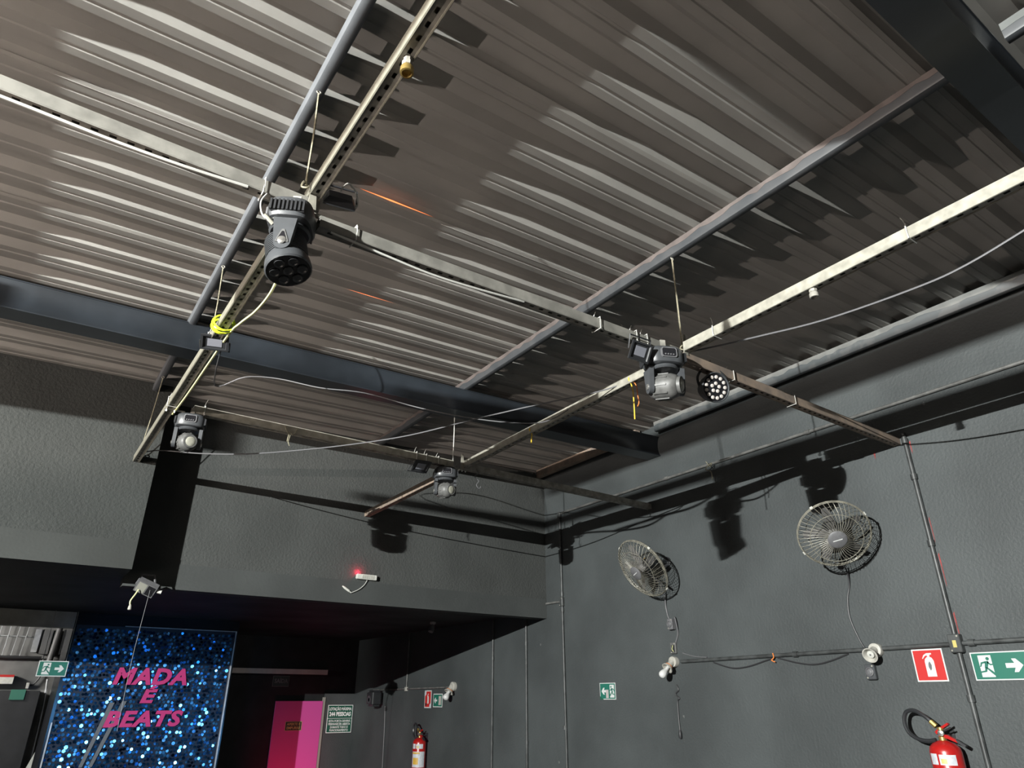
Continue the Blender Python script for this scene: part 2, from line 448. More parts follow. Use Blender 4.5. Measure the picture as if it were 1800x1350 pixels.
M['rustflat'] = mat('purlin_rust_patch', (0.072, 0.060, 0.056), 0.7, var=0.2, vscale=12)
M['flake'] = mat('pale_flaked_paint', (0.135, 0.138, 0.132), 0.7, var=0.15, vscale=12)
purlin('p', 2.465, 0.048, 0.075, 0.53, YB, 'purlin', 'blue gray purlin with a rusty upper strip across the middle of the roof', 'rustflat')
purlin('p', 2.465, 0.048, 0.075, -3.9, 0.375, 'purlin', 'short lit purlin end in the top right corner of the roof', 'flake2')
purlin('p', 4.425, 0.045, 0.09, 0.53, 4.02, 'purlin_gray', 'pale flaking gray purlin along the top of the right wall', 'flake')
purlin('p', 4.425, 0.06, 0.085, 4.25, YB, 'rust', 'dark crusted purlin stub in the back right corner')

# ------------------------------------------------------------------ lighting grid bars
def bar(a, b, m, label, w_=0.046, slots=True, lips=True, pitch=0.05, seed=0, group=None):
    a, b = Vector(a), Vector(b)
    d = (b-a); Lg = d.length; d, s, u = frame_for(d)
    mid = (a+b)/2
    t = thing('grid_bar', label, 'metal bar', mid, group=group)
    h = w_/2; th = 0.0022
    P = lambda l, p, q: a + d*l + s*p + u*q
    bm = BM()
    def slab(l0, l1, p0, p1, q0, q1):
        v = [bm.verts.new(P(l, p, q)) for l in (l0, l1) for p, q in ((p0, q0), (p1, q0), (p1, q1), (p0, q1))]
        for f in ((0,1,2,3),(7,6,5,4),(0,4,5,1),(1,5,6,2),(2,6,7,3),(3,7,4,0)): bm.faces.new([v[i] for i in f])
    slab(0, Lg, -h, h, h-th, h)                     # top
    slab(0, Lg, -h, -h+th, -h, h-th)                # sides
    slab(0, Lg, h-th, h, -h, h-th)
    link_obj('channel', bm, m, t)
    bm = BM()
    # slotted underside made of quads round real holes
    sl, sw = 0.020, 0.0055
    slab2 = []
    def q(l0, l1, p0, p1, z=-h):
        bm.faces.new([bm.verts.new(P(l, p, z)) for l, p in ((l0, p0), (l1, p0), (l1, p1), (l0, p1))])
    hi = h-th-0.0004
    if slots:
        n = int(Lg/pitch); off = (Lg-n*pitch)/2
        q(0, off, -hi, hi) if off > 1e-4 else None
        for i in range(n):
            l0 = off+i*pitch; c0 = l0+(pitch-sl)/2; c1 = c0+sl
            q(l0, l0+pitch, -hi, -sw); q(l0, l0+pitch, sw, hi)
            q(l0, c0, -sw, sw); q(c1, l0+pitch, -sw, sw)
        q(off+n*pitch, Lg, -hi, hi) if off > 1e-4 else None
    else:
        q(0, Lg, -hi, hi)
    link_obj('slotted_face', bm, 'galv_dark' if m in ('galv', 'galv_gray', 'galv_near') else m, t)
    if not lips: return t
    bm = BM()
    for sgn in (-1, 1):                             # rolled lips along the lower corners
        pp = sgn*(h-0.003)
        v = []
        tube(bm, [P(0.001, pp, -h-0.001), P(Lg-0.001, pp, -h-0.001)], 0.0035, 5)
    link_obj('lip', bm, m, t, smooth=True)
    return t
ZT = 1.592
bar(W(-1.0, 2.0, ZT+0.006), W(0.545, 2.0, ZT-0.002), 'galv_gray', 'bright slotted steel bar coming in from the left edge to the upper moving head')
bar(W(0.555, 2.0, 1.534), W(2.40, 2.0, 1.562), 'galv_gray', 'long gray slotted bar between the two upper moving heads')
bar(W(2.42, 1.985, 1.540), W(XR, 2.005, 1.533), 'rust', 'rusty brown bar running from the round spotlight to the right wall')
bar(W(0.60, 4.24, 1.592), W(2.42, 4.24, 1.588), 'galv', 'bright bar between the two lower moving heads by the back wall')
bar(W(2.52, 4.24, 1.590), W(XR, 4.25, 1.578), 'galv_dark', 'dull gray bar from the lower middle moving head to the right wall')
bar(W(0.530, -1.2, 1.646), W(0.522, 2.03, 1.646), 'galv_near', 'bright slotted bar rising to the top edge beside the left purlin')
bar(W(0.482, 2.04, 1.583), W(0.468, YS, 1.592), 'galv_near', 'yellowish slotted bar descending to the protruding left wall')
bar(W(2.435, -1.2, 1.594), W(2.435, 1.96, 1.592), 'galv', 'bright bar running off the right edge toward the camera side')
bar(W(2.49, 2.10, 1.603), W(2.52, 4.20, 1.596), 'galv', 'shiny bar linking the upper right and lower middle moving heads')
bar(W(2.44, 4.32, 1.545), W(2.44, YB, 1.533), 'rust', 'rusty brown bar stub from the lower middle head to the back wall')

bar(W(-3.42, -1.2, 1.6345), W(-3.42, 1.25, 1.6345), 'galv', 'slotted bar nearest the floodlight, lower of the stacked pair', w_=0.018, slots=False, lips=False)
bar(W(-3.42, -1.2, 1.703), W(-3.42, 0.95, 1.703), 'galv', 'slotted bar nearest the floodlight, upper of the stacked pair', w_=0.036, slots=False, lips=False)

# corner plates and bolts at the grid nodes
def node_plate(x, y, z, label, n=4):
    t = thing('corner_plate', label, 'bracket', W(x, y, z))
    link_obj('plate', wbox(x-0.055, x+0.055, y-0.012, y+0.012, z-0.030, z-0.026), 'galv', t)
    bm = BM()
    prism(bm, [(-0.016, -0.03), (0.016, -0.03), (0.006, 0.085), (-0.010, 0.085)], y-0.030, y-0.026,
          lambda u, v, nn: W(x+u, nn, z+v))
    link_obj('lug', bm, 'galv', t)
    for i in range(n):
        px = x-0.045+0.09*i/(n-1)
        bm = BM(); lathe(bm, [(0.008, 0), (0.008, 0.006), (0.005, 0.007), (0.004, 0.014)], 6, axis_mtx(W(px, y, z-0.030), (0, 0, -1)))
        link_obj('bolt', bm, 'chrome', t)
    return t
node_plate(0.515, 1.995, 1.59, 'bolted steel corner plate above the upper left moving head')
node_plate(2.43, 1.99, 1.578, 'bolted white-lit corner plate above the upper right moving head')
node_plate(2.49, 4.235, 1.588, 'bolted corner plate above the lower middle moving head')
node_plate(0.50, 4.235, 1.592, 'bolted corner plate at the lower left moving head', 3)
def pts_line(a, b): return [Vector(a), Vector(b)]
def hanger(top, bot, label, m='rope'):
    t = thing('hanger_rope', label, 'rope', Vector(top))
    bm = BM(); tube(bm, [top, Vector(top).lerp(Vector(bot), 0.5)+Vector((0.004, 0.002, 0)), bot], 0.0042, 5)
    link_obj('strand', bm, m, t)
    bm = BM(); tube(bm, smoothpts([Vector(bot)+Vector((0.012*math.cos(a), 0.008*math.sin(2*a), 0.012*math.sin(a))) for a in (0, 1.2, 2.4, 3.6, 5.0, 6.28)]), 0.0035, 5)
    link_obj('knot', bm, m, t)
    bm = BM(); tube(bm, [Vector(top)+Vector((0.008*math.cos(a), 0.004*math.sin(a), 0.006+0.01*math.sin(a))) for a in (0, 1, 2, 3, 4, 5, 6)], 0.003, 5)
    link_obj('hook', bm, 'galv', t)
hanger(W(0.478, 1.975, 2.10), W(0.478, 1.95, 1.635), 'taut rope from the left purlin to the upper left grid corner')
hanger(W(0.478, 3.40, 2.105), W(0.478, 3.31, 1.62), 'taut rope holding the yellowish bar above the neon coil')
hanger(W(0.478, 5.10, 2.105), W(0.472, 5.40, 1.625), 'slanting rope holding the yellowish bar end by the left wall')
hanger(W(2.455, 2.0, 2.15), W(2.45, 1.997, 1.61), 'rope from the middle purlin to the upper right moving head')
hanger(W(2.455, 4.295, 2.15), W(2.455, 4.29, 1.595), 'thin rope down to the lower middle moving head', 'cable_w')

# ------------------------------------------------------------------ moving heads
def rotz(a): return Matrix.Rotation(a, 3, 'Z')
def ellip(bm, c, ax, prof, n=22):
    return lathe(bm, prof, n, axis_mtx(c, ax))
def moving_head(loc, yaw, aim, label, wash=False, sc=1.0):
    """hangs from loc (underside of the bar); local z down is negative"""
    t = thing('moving_head', label, 'stage light', loc, rotz(yaw))
    R = rotz(yaw)
    k = sc
    # clamp
    bm = BM(); box(bm, (-0.012*k, -0.02*k, -0.02*k), (0.012*k, 0.02*k, 0.03*k)); box(bm, (-0.035*k, -0.012*k, -0.026*k), (0.035*k, 0.012*k, -0.018*k))
    link_obj('clamp', bm, 'galv_dark', t, True)
    # base: rounded octagonal tub
    bm = BM()
    rings = []
    for z, s_ in ((-0.020, 0.80), (-0.028, 0.93), (-0.045, 1.0), (-0.088, 1.0), (-0.098, 0.94), (-0.102, 0.80)):
        ring = []
        for j in range(28):
            a = 2*PI*j/28
            ca, sa = math.cos(a), math.sin(a)
            e = 0.62
            px = 0.083*s_*math.copysign(abs(ca)**e, ca)*1.0; py = 0.072*s_*math.copysign(abs(sa)**e, sa)
            ring.append(bm.verts.new((px*k, py*k, z*k)))
        rings.append(ring)
    for a, b in zip(rings, rings[1:]):
        for j in range(28): bm.faces.new((a[j], a[(j+1) % 28], b[(j+1) % 28], b[j]))
    bm.faces.new(rings[0][::-1]); bm.faces.new(rings[-1])
    base = link_obj('base', bm, 'bkgray', t, True, smooth=True)
    # display panel on the front of the base
    bm = BM()
    f = lambda u, v, n: Vector((u*k, -n*k, v*k))
    oct_ = [(-0.030, -0.082), (0.030, -0.082), (0.036, -0.074), (0.036, -0.044), (0.030, -0.036), (-0.030, -0.036), (-0.036, -0.044), (-0.036, -0.074)]
    prism(bm, oct_, 0.070, 0.0765, f)
    dp = link_obj('display_panel', bm, 'grayplastic', t, True)
    bm = BM(); prism(bm, [(u*0.84, -0.059+(v+0.059)*0.82) for u, v in oct_], 0.0765, 0.0775, f)
    link_obj('screen', bm, 'lensdark', dp, True)
    for i in range(4):
        bm = BM(); prism(bm, circ(-0.018+0.012*i, -0.070, 0.0035, 8), 0.0775, 0.0795, f)
        link_obj('button', bm, 'grayplastic', dp, True)
    # cooling fins on the side of the base
    for sx in (-1, 1):
        bm = BM()
        box(bm, (sx*0.0815*k, -0.053*k, -0.088*k), (sx*0.078*k, 0.053*k, -0.044*k))
        for i in range(9):
            yy = -0.050+0.0125*i
            box(bm, (sx*0.0885*k, (yy-0.003)*k, -0.086*k), (sx*0.078*k, (yy+0.003)*k, -0.046*k))
        link_obj('fins', bm, 'bk', t, True)
    # yoke
    bm = BM()
    lathe(bm, [(0.050*k, -0.102*k), (0.062*k, -0.106*k), (0.066*k, -0.116*k), (0.060*k, -0.122*k)], 24)
    for sx in (-1, 1):
        pts = []
        for i in range(13):
            a = PI*i/12
            pts.append((0.026*math.cos(a), -0.200-0.026*math.sin(a)))
        poly = [(0.036, -0.112)] + [(0.026*math.cos(PI*i/12), -0.200-0.028*math.sin(PI*i/12)) for i in range(13)] + [(-0.036, -0.112)]
        prism(bm, [(u*k, v*k) for u, v in poly], sx*0.060*k, sx*0.080*k, lambda u, v, n: Vector((n, u, v)))
    yk = link_obj('yoke', bm, 'bkgray', t, True, smooth=True)
    for sx in (-1, 1):
        bm = BM(); lathe(bm, [(0.013*k, 0), (0.013*k, 0.004*k), (0.009*k, 0.006*k)], 14, axis_mtx((sx*0.080*k, 0, -0.198*k), (sx, 0, 0)))
        link_obj('pivot_cap', bm, 'chrome', yk, True, smooth=True)
    # head
    a = (R.inverted() @ Vector(aim)).normalized()
    c = Vector((0, 0, -0.190*k))
    if not wash:
        pr = [(0.030, -0.070), (0.046, -0.064), (0.054, -0.045), (0.057, -0.010), (0.056, 0.030), (0.048, 0.052), (0.036, 0.060), (0.034, 0.070), (0.026, 0.072)]
        bm = BM(); lathe(bm, [(r*k, z*k) for r, z in pr], 26, axis_mtx(c, a))
        hd = link_obj('head', bm, 'headgray', t, True, smooth=True)
        bm = BM(); lathe(bm, [(0.0345*k, 0.058*k), (0.0385*k, 0.060*k), (0.0385*k, 0.074*k), (0.030*k, 0.074*k), (0.030*k, 0.066*k)], 22, axis_mtx(c, a), cap=False)
        link_obj('lens_ring', bm, 'headgray', hd, True, smooth=True)
        bm = BM(); lathe(bm, [(0.029*k, 0.066*k), (0.029*k, 0.0725*k), (0.022*k, 0.0765*k), (0.010*k, 0.078*k)], 20, axis_mtx(c, a))
        link_obj('lens', bm, 'lens', hd, True, smooth=True)
        bm = BM()
        mm = axis_mtx(c, a)
        for i in range(10):
            an = 2*PI*i/10+0.2
            q_ = [mm @ Vector(((0.0565+dr)*k*math.cos(an+da), (0.0565+dr)*k*math.sin(an+da), z*k)) for z in (-0.040, 0.022) for dr, da in ((0.0, -0.06), (0.004, -0.05), (0.004, 0.05), (0.0, 0.06))]
            v = [bm.verts.new(x) for x in q_]
            for fidx in ((0,1,2,3),(7,6,5,4),(0,4,5,1),(1,5,6,2),(2,6,7,3),(3,7,4,0)): bm.faces.new([v[i2] for i2 in fidx])
        link_obj('ribs', bm, 'headgray', hd, True)
    else:
        pr = [(0.025, -0.060), (0.046, -0.056), (0.057, -0.040), (0.060, -0.005), (0.062, 0.030), (0.070, 0.048), (0.072, 0.075), (0.068, 0.080), (0.066, 0.076)]
        bm = BM(); lathe(bm, [(r*k, z*k) for r, z in pr], 28, axis_mtx(c, a))
        hd = link_obj('head', bm, 'bkgray', t, True, smooth=True)
        mm = axis_mtx(c, a)
        bm = BM(); lathe(bm, [(0.067*k, 0.0762*k), (0.067*k, 0.0775*k)], 28, mm)
        link_obj('front_plate', bm, 'lensdark', hd, True)
        for i in range(7):
            rr = 0 if i == 0 else 0.042; an = 2*PI*i/6
            q_ = mm @ Vector((rr*k*math.cos(an), rr*k*math.sin(an), 0.0775*k))
            bm = BM(); lathe(bm, [(0.016*k, 0), (0.0165*k, 0.005*k), (0.0135*k, 0.005*k), (0.011*k, 0.0015*k)], 14, axis_mtx(q_, a))
            link_obj('lens', bm, 'bkgray', hd, True, smooth=True)
        bm = BM()
        for i in range(9):
            lathe(bm, [(0.061*k, (-0.040+0.008*i)*k), (0.0655*k, (-0.039+0.008*i)*k), (0.0655*k, (-0.0365+0.008*i)*k), (0.061*k, (-0.0355+0.008*i)*k)], 24, mm, cap=False)
        link_obj('vent_rings', bm, 'bkgray', hd, True, smooth=True)
        # triangular badge window on the yoke arm
        bm = BM()
        tri = [(-0.020, -0.205), (0.020, -0.205), (0.016, -0.190), (0.004, -0.158), (-0.004, -0.158), (-0.016, -0.190)]
        prism(bm, [(u*k, v*k) for u, v in tri], 0.080*k, 0.0825*k, lambda u, v, n: Vector((n, u, v)))
        link_obj('badge', bm, 'headgray', yk, True)
        bm = BM()
        prism(bm, [(u*k*0.75, (-0.19+(v+0.19)*0.75)*k) for u, v in tri], 0.0825*k, 0.0832*k, lambda u, v, n: Vector((n, u, v)))
        link_obj('badge', bm, 'lensdark', yk, True)
    return t
moving_head(W(0.462, 1.985, 1.562), math.radians(-118), (0.12, -0.26, -0.95), 'largest moving head, a seven-lens wash light at the upper left grid corner', True, 1.06)
moving_head(W(2.285, 1.99, 1.556), math.radians(-25), (0.42, -0.95, -0.12), 'moving head with cream lens at the upper right grid corner beside the round spotlight', False, 1.10)
moving_head(W(2.365, 4.235, 1.563), math.radians(-20), (0.22, -1.0, -0.12), 'moving head hanging at the lower middle grid corner near the back wall', False, 0.98)
moving_head(W(0.600, 4.235, 1.566), math.radians(-14), (0.12, -0.95, -0.15), 'moving head hanging below the left yellowish bar in front of the black shadow', False, 0.98)

# round LED par
def par_can(c, aim, label):
    t = thing('par_can', label, 'stage light', c)
    mm = axis_mtx(c, aim)
    bm = BM(); lathe(bm, [(0.030, -0.085), (0.045, -0.078), (0.066, -0.035), (0.072, 0.0), (0.078, 0.012), (0.078, 0.024), (0.074, 0.026), (0.071, 0.016)], 28, mm)
    link_obj('can', bm, 'bkgray', t, smooth=True)
    bm = BM(); lathe(bm, [(0.071, 0.0165), (0.071, 0.018)], 28, mm); link_obj('front_plate', bm, 'lensdark', t)
    cells = [(0.021, 5, 0.3), (0.054, 13, 0.1)]
    for rr, n, ph in cells:
        for i in range(n):
            an = 2*PI*i/n+ph
            q_ = mm @ Vector((rr*math.cos(an), rr*math.sin(an), 0.018))
            bm = BM(); lathe(bm, [(0.0098, 0), (0.0092, 0.003), (0.005, 0.0048)], 10, axis_mtx(q_, aim))
            link_obj('lens', bm, 'ledlens', t, smooth=True)
    # yoke strap up to the bar
    s = mm.to_3x3() @ Vector((1, 0, 0)); s = Vector((s.x, s.y, 0)).normalized()
    top = c + Vector((0, 0, 0.105))
    bm = BM(); tube(bm, smoothpts([c+s*0.082+Vector((0, 0, 0)), c+s*0.086+Vector((0, 0, 0.05)), top+s*0.04, top-s*0.04, c-s*0.086+Vector((0, 0, 0.05)), c-s*0.082]), 0.007, 6)
    link_obj('yoke', bm, 'bk', t, smooth=True)
    bm = BM(); tube(bm, [top+Vector((0, 0, -0.004)), top+Vector((0, 0, 0.05))], 0.006, 6); link_obj('clamp', bm, 'galv_dark', t)
    return t
par_can(W(2.64, 1.985, 1.432), (-0.30, -0.92, -0.28), 'round black spotlight with a disc of pale dots right of the upper right moving head')

# small square floodlights
def mini_flood(c, aim, roll_up, label, w_=0.115, h_=0.085):
    a = Vector(aim).normalized(); u = (Vector(roll_up) - a*a.dot(Vector(roll_up))).normalized(); s = u.cross(a).normalized()
    f = lambda p, q, n: Vector(c) + s*p + u*q + a*n
    t = thing('mini_floodlight', label, 'floodlight', Vector(c))
    bm = BM()
    back = rect(-w_*0.36, w_*0.36, -h_*0.36, h_*0.36); fr = rect(-w_/2, w_/2, -h_/2, h_/2)
    A = [bm.verts.new(f(p, q, -0.024)) for p, q in back]; B = [bm.verts.new(f(p, q, 0.0)) for p, q in fr]; D = [bm.verts.new(f(p, q, 0.008)) for p, q in fr]
    I = [bm.verts.new(f(p*0.84, q*0.80, 0.008)) for p, q in fr]; J = [bm.verts.new(f(p*0.78, q*0.74, 0.001)) for p, q in fr]
    bm.faces.new(A[::-1])
    for X, Y in ((A, B), (B, D), (D, I), (I, J)):
        for i in range(4): bm.faces.new((X[i], X[(i+1) % 4], Y[(i+1) % 4], Y[i]))
    bm.faces.new(J)
    link_obj('housing', bm, 'bk', t)
    bm = BM(); prism(bm, rect(-w_*0.26, w_*0.26, -h_*0.23, h_*0.27), 0.0015, 0.003, f); link_obj('chip_window', bm, 'chip', t)
    bm = BM()
    tube(bm, [f(-w_/2-0.004, 0, -0.008), f(-w_/2-0.004, h_*0.75, -0.03), f(w_/2+0.004, h_*0.75, -0.03), f(w_/2+0.004, 0, -0.008)], 0.004, 4)
    link_obj('bracket', bm, 'bk', t)
    return t
mini_flood(W(0.478, 3.17, 1.548), (-0.12, -0.55, -0.82), (0.25, 0.9, -0.5), 'small black floodlight strapped under the neon coil', 0.125, 0.08)
mini_flood(W(2.105, 1.965, 1.470), (-0.12, -0.86, -0.50), (0.0, -0.4, 0.9), 'small square floodlight wired under the bar left of the upper right moving head', 0.115, 0.09)
mini_flood(W(2.155, 4.225, 1.520), (0.05, -0.62, -0.78), (0.0, 0.9, -0.5), 'small floodlight wired under the bar left of the lower middle moving head', 0.13, 0.10)
t = mini_flood(W(0.615, 1.985, 1.653), (0.15, 0.85, -0.5), (0, 0, 1), 'black floodlight seen from behind right of the upper left grid corner', 0.115, 0.075)
bm = BM(); tube(bm, smoothpts([W(0.605, 1.955, 1.675), W(0.62, 1.93, 1.70), W(0.66, 1.95, 1.695), W(0.68, 1.97, 1.655), W(0.655, 1.975, 1.635)]), 0.0035, 5)
o = link_obj('lead', bm, 'cable_w', t, smooth=True)

# ------------------------------------------------------------------ cables and strings
def cable(name, pts, r, m, label, cat='cable', sub=5, n=6):
    bm = BM(); tube(bm, smoothpts(pts, sub), r, n)
    return solo(name, bm, m, label, cat, smooth=True)
cable('cable', [W(-1.0, 1.98, 1.548), W(-0.38, 1.98, 1.545), W(-0.1, 1.98, 1.540), W(0.1, 1.98, 1.545), W(0.30, 1.98, 1.560)], 0.006, 'cable_w',
      'bright white cable clipped under the left edge bar')
cable('cable', [W(0.60, 1.985, 1.508), W(0.8, 1.98, 1.492), W(1.0, 1.98, 1.483), W(1.2, 1.98, 1.493), W(1.45, 1.985, 1.520)], 0.005, 'cable_w',
      'white cable sagging under the bar between the two upper moving heads')
cable('cable', [W(0.54, 2.35, 1.535), W(0.545, 2.5, 1.50), W(0.54, 2.7, 1.51), W(0.525, 2.9, 1.54), W(0.515, 3.1, 1.555), W(0.51, 3.9, 1.56), W(0.50, 4.3, 1.56)], 0.006, 'yelcable',
      'pale yellow cable along the yellowish bar')
cable('cable', [W(0.52, 3.2, 1.58), W(0.67, 4.1, 1.72), W(0.823, 4.05, 1.80), W(1.0, 3.98, 1.81), W(1.224, 3.83, 1.75), W(1.457, 3.67, 1.715), W(1.748, 3.46, 1.61), W(2.03, 3.25, 1.535), W(2.279, 3.07, 1.506), W(2.40, 2.99, 1.54), W(2.502, 2.93, 1.622)], 0.0035, 'cable_g',
      'thin gray cable sagging from the neon coil across the girder')
cable('cable', [W(0.47, 5.35, 1.60), W(0.57, 5.2, 1.60), W(0.786, 4.895, 1.534), W(1.012, 4.57, 1.483), W(1.248, 4.23, 1.458), W(1.492, 3.879, 1.448), W(1.721, 3.55, 1.457), W(1.957, 3.209, 1.501), W(2.201, 2.859, 1.541), W(2.40, 2.62, 1.575), W(2.49, 2.48, 1.60)], 0.004, 'cable_g',
      'gray cable sweeping from the left bar end up to the shiny bar')
cable('cable', [W(2.50, 1.99, 1.60), W(2.55, 1.858, 1.591), W(2.55, 1.607, 1.536), W(2.55, 1.302, 1.475), W(2.55, 0.948, 1.439), W(2.55, 0.741, 1.44), W(2.55, 0.45, 1.49), W(2.5, -0.2, 1.57)], 0.0045, 'cable_g',
      'gray cable drooping below the right edge bar')
bm = BM()
for i, (rx, ry, tilt, ph) in enumerate(((0.046, 0.034, 0.2, 0), (0.050, 0.036, -0.15, 0.4), (0.044, 0.030, 0.35, 0.8), (0.048, 0.038, 0.05, 1.3))):
    tube(bm, [W(0.478+rx*math.cos(a), 3.03+0.05*math.sin(a)*tilt, 1.580+ry*math.sin(a)) + Vector((0, 0.012*(i-1.5), 0.008*math.sin(a+ph))) for a in [2*PI*k/20 for k in range(20)]], 0.0042, 5, closed=True)
solo('cable_coil', bm, 'neon', 'neon yellow green coil of cable looped on the yellowish bar', 'cable coil', smooth=True)
cable('string', [W(2.496, 2.408, 1.625), W(2.468, 2.406, 1.60), W(2.49, 2.406, 1.56), W(2.495, 2.405, 1.489), W(2.495, 2.409, 1.366)], 0.0035, 'yellow', 'yellow string hanging straight down from the shiny bar', 'string')
cable('string', [W(2.50, 2.395, 1.625), W(2.474, 2.392, 1.60), W(2.503, 2.386, 1.56), W(2.50, 2.378, 1.50), W(2.509, 2.382, 1.46), W(2.50, 2.386, 1.435)], 0.003, 'orange', 'short orange string hanging beside the straight yellow one', 'string')
cable('string', [W(2.507, 3.345, 1.622), W(2.480, 3.345, 1.60), W(2.50, 3.345, 1.57), W(2.503, 3.355, 1.53), W(2.511, 3.365, 1.515)], 0.0045, 'yellow', 'short yellow string end halfway down the shiny bar', 'string')
cable('string', [W(1.15, 4.21, 1.60), W(1.165, 4.205, 1.57), W(1.19, 4.21, 1.545), W(1.185, 4.21, 1.50), W(1.197, 4.212, 1.475)], 0.0032, 'rope', 'pale knotted string hanging from the bar between the lower moving heads', 'string')
cable('string', [W(1.235, 4.21, 1.60), W(1.21, 4.205, 1.55), W(1.185, 4.206, 1.56), W(1.178, 4.21, 1.50)], 0.0032, 'rope', 'second pale string tail tied left of the knotted one', 'string')
cable('wire', [W(2.62, 4.215, 1.585), W(2.635, 4.21, 1.545), W(2.60, 4.21, 1.52), W(2.64, 4.21, 1.49), W(2.62, 4.21, 1.455), W(2.645, 4.21, 1.43), W(2.66, 4.21, 1.45)], 0.0028, 'cable_g', 'crooked gray wire dangling under the dull bar by the lower middle head', 'wire', 3)
cable('string', [W(4.42, 3.50, 1.79), W(4.43, 3.47, 1.74), W(4.425, 3.45, 1.765), W(4.43, 3.52, 1.73), W(4.435, 3.475, 1.70), W(4.44, 3.47, 1.63)], 0.004, 'rope', 'pale string knotted round the upper wall conduit', 'string')

ZI = 0
def zip_tie(p, d, label, tail=0.05, m='cable_w'):
    """loop round the bar at p whose run is d, with its stiff tail"""
    d, s, u = frame_for(Vector(d)); h = 0.029
    p = Vector(p)
    bm = BM()
    tube(bm, [p+s*a+u*b for a, b in ((-h, -h), (h, -h), (h, h), (-h, h))], 0.003, 4, closed=True)
    tube(bm, [p-s*h*0.8+u*h, p-s*h*0.6+u*(h+tail*0.6)+d*0.006, p-s*h*0.5+u*(h+tail)+d*0.014], 0.0022, 4)
    solo('cable_tie', bm, m, label, 'cable tie')
XD, YD = (1, 0, 0), (0, 1, 0)
zip_tie(W(0.35, 2.0, 1.59), XD, 'wide white cable tie on the left edge bar just before the corner', 0.02)
zip_tie(W(0.69, 2.0, 1.536), XD, 'white cable tie right after the upper left corner plate', 0.04)
zip_tie(W(2.435, 0.85, 1.594), YD, 'white cable tie with two tails far along the right edge bar', 0.05)
zip_tie(W(2.435, 1.77, 1.593), YD, 'white cable tie on the right edge bar next to the corner plate', 0.05)
zip_tie(W(2.10, 2.0, 1.558), XD, 'left cable tie holding the square floodlight on the upper bar', 0.05)
zip_tie(W(2.17, 2.0, 1.559), XD, 'right cable tie holding the square floodlight on the upper bar', 0.05)
zip_tie(W(1.87, 2.0, 1.554), XD, 'cable tie standing up where the upper bar crosses the middle purlin', 0.05)
zip_tie(W(2.11, 4.24, 1.589), XD, 'left cable tie on the bar above the lower small floodlight', 0.05)
zip_tie(W(2.19, 4.24, 1.589), XD, 'right cable tie on the bar above the lower small floodlight', 0.05)
zip_tie(W(2.29, 4.24, 1.589), XD, 'cable tie on the lower bar nearest the lower middle head', 0.04)
zip_tie(W(0.565, 4.24, 1.592), XD, 'left cable tie standing above the lower left moving head', 0.05) if False else None
zip_tie(W(0.66, 4.24, 1.592), XD, 'cable tie standing up above the lower left moving head', 0.06)
zip_tie(W(0.478, 3.22, 1.588), YD, 'cable tie on the yellowish bar between neon coil and black floodlight', 0.06)
zip_tie(W(0.474, 4.17, 1.588), YD, 'cable tie on the yellowish bar where the lower bar starts', 0.03)
zip_tie(W(2.79, 1.989, 1.539), XD, 'cable tie on the rusty bar right of the round spotlight', 0.04)
zip_tie(W(3.33, 1.994, 1.537), XD, 'cable tie halfway along the rusty bar', 0.02)

def nozzle(p, label, m, k=1.0):
    t = thing('pipe_fitting', label, 'pipe fitting', p)
    bm = BM(); lathe(bm, [(0.013*k, 0.024), (0.013*k, 0.0), (0.017*k, -0.002), (0.017*k, -0.014), (0.013*k, -0.016)], 8, Matrix.Translation(p)); link_obj('nut', bm, 'galv_dark', t)
    bm = BM(); lathe(bm, [(0.016*k, -0.016), (0.019*k, -0.022), (0.019*k, -0.040), (0.014*k, -0.041), (0.011*k, -0.030)], 14, Matrix.Translation(p)); link_obj('collar', bm, m, t, smooth=True)
nozzle(W(0.530, 1.265, 1.605), 'brass pipe fitting screwed under the bright bar at the top', 'brass', 1.0)
nozzle(W(2.435, 1.265, 1.567), 'gray pipe fitting under the right edge bar', 'galv_dark', 1.0)

# lead loop by the upper left head
cable('cable', [W(0.36, 1.96, 1.545), W(0.345, 1.95, 1.50), W(0.352, 1.945, 1.455), W(0.37, 1.94, 1.435), W(0.40, 1.94, 1.45)], 0.003, 'cable_w', 'thin white lead looping from the left edge bar to the upper left head')
bm = BM(); tube(bm, [W(0.36, 1.935, 1.443), W(0.375, 1.935, 1.432), W(0.392, 1.935, 1.418)], 0.007, 8); solo('cable_plug', bm, 'galv', 'small metal cable plug left of the upper left moving head', 'plug', smooth=True)

# ------------------------------------------------------------------ right wall conduits
def conduit(pts, r, m, label, clips=()):
    t = thing('conduit', label, 'pipe', Vector(pts[0]))
    bm = BM(); tube(bm, pts, r, 10); link_obj('tube', bm, m, t, smooth=True)
    for c, d in clips:
        bm = BM(); tube(bm, [Vector(c)-Vector(d)*0.018, Vector(c)+Vector(d)*0.018], r*1.45, 10); link_obj('coupling', bm, m, t, smooth=True)
    return t
ZD, XW = (0, 0, 1), XR-0.013
conduit([W(XW, 5.53, 1.765), W(XW, 5.53, ZF)], 0.012, 'pipe', 'vertical black conduit in the corner of the right wall', [(W(XW, 5.53, 0.95), ZD), (W(XW, 5.53, 0.80), ZD), (W(XW, 5.545, -0.25), ZD)])
conduit([W(XW, 6.15, 0.86), W(XW, 6.15, ZF)], 0.012, 'pipe', 'vertical conduit just past the corner below the dark soffit', [(W(XW, 6.15, 0.52), ZD), (W(XW, 6.15, -0.40), ZD)]) if False else conduit([W(XW, 6.15, ZS-0.005), W(XW, 6.15, ZF)], 0.012, 'pipe', 'vertical conduit just past the corner below the dark soffit', [(W(XW, 6.15, 0.52), ZD), (W(XW, 6.15, -0.40), ZD)])
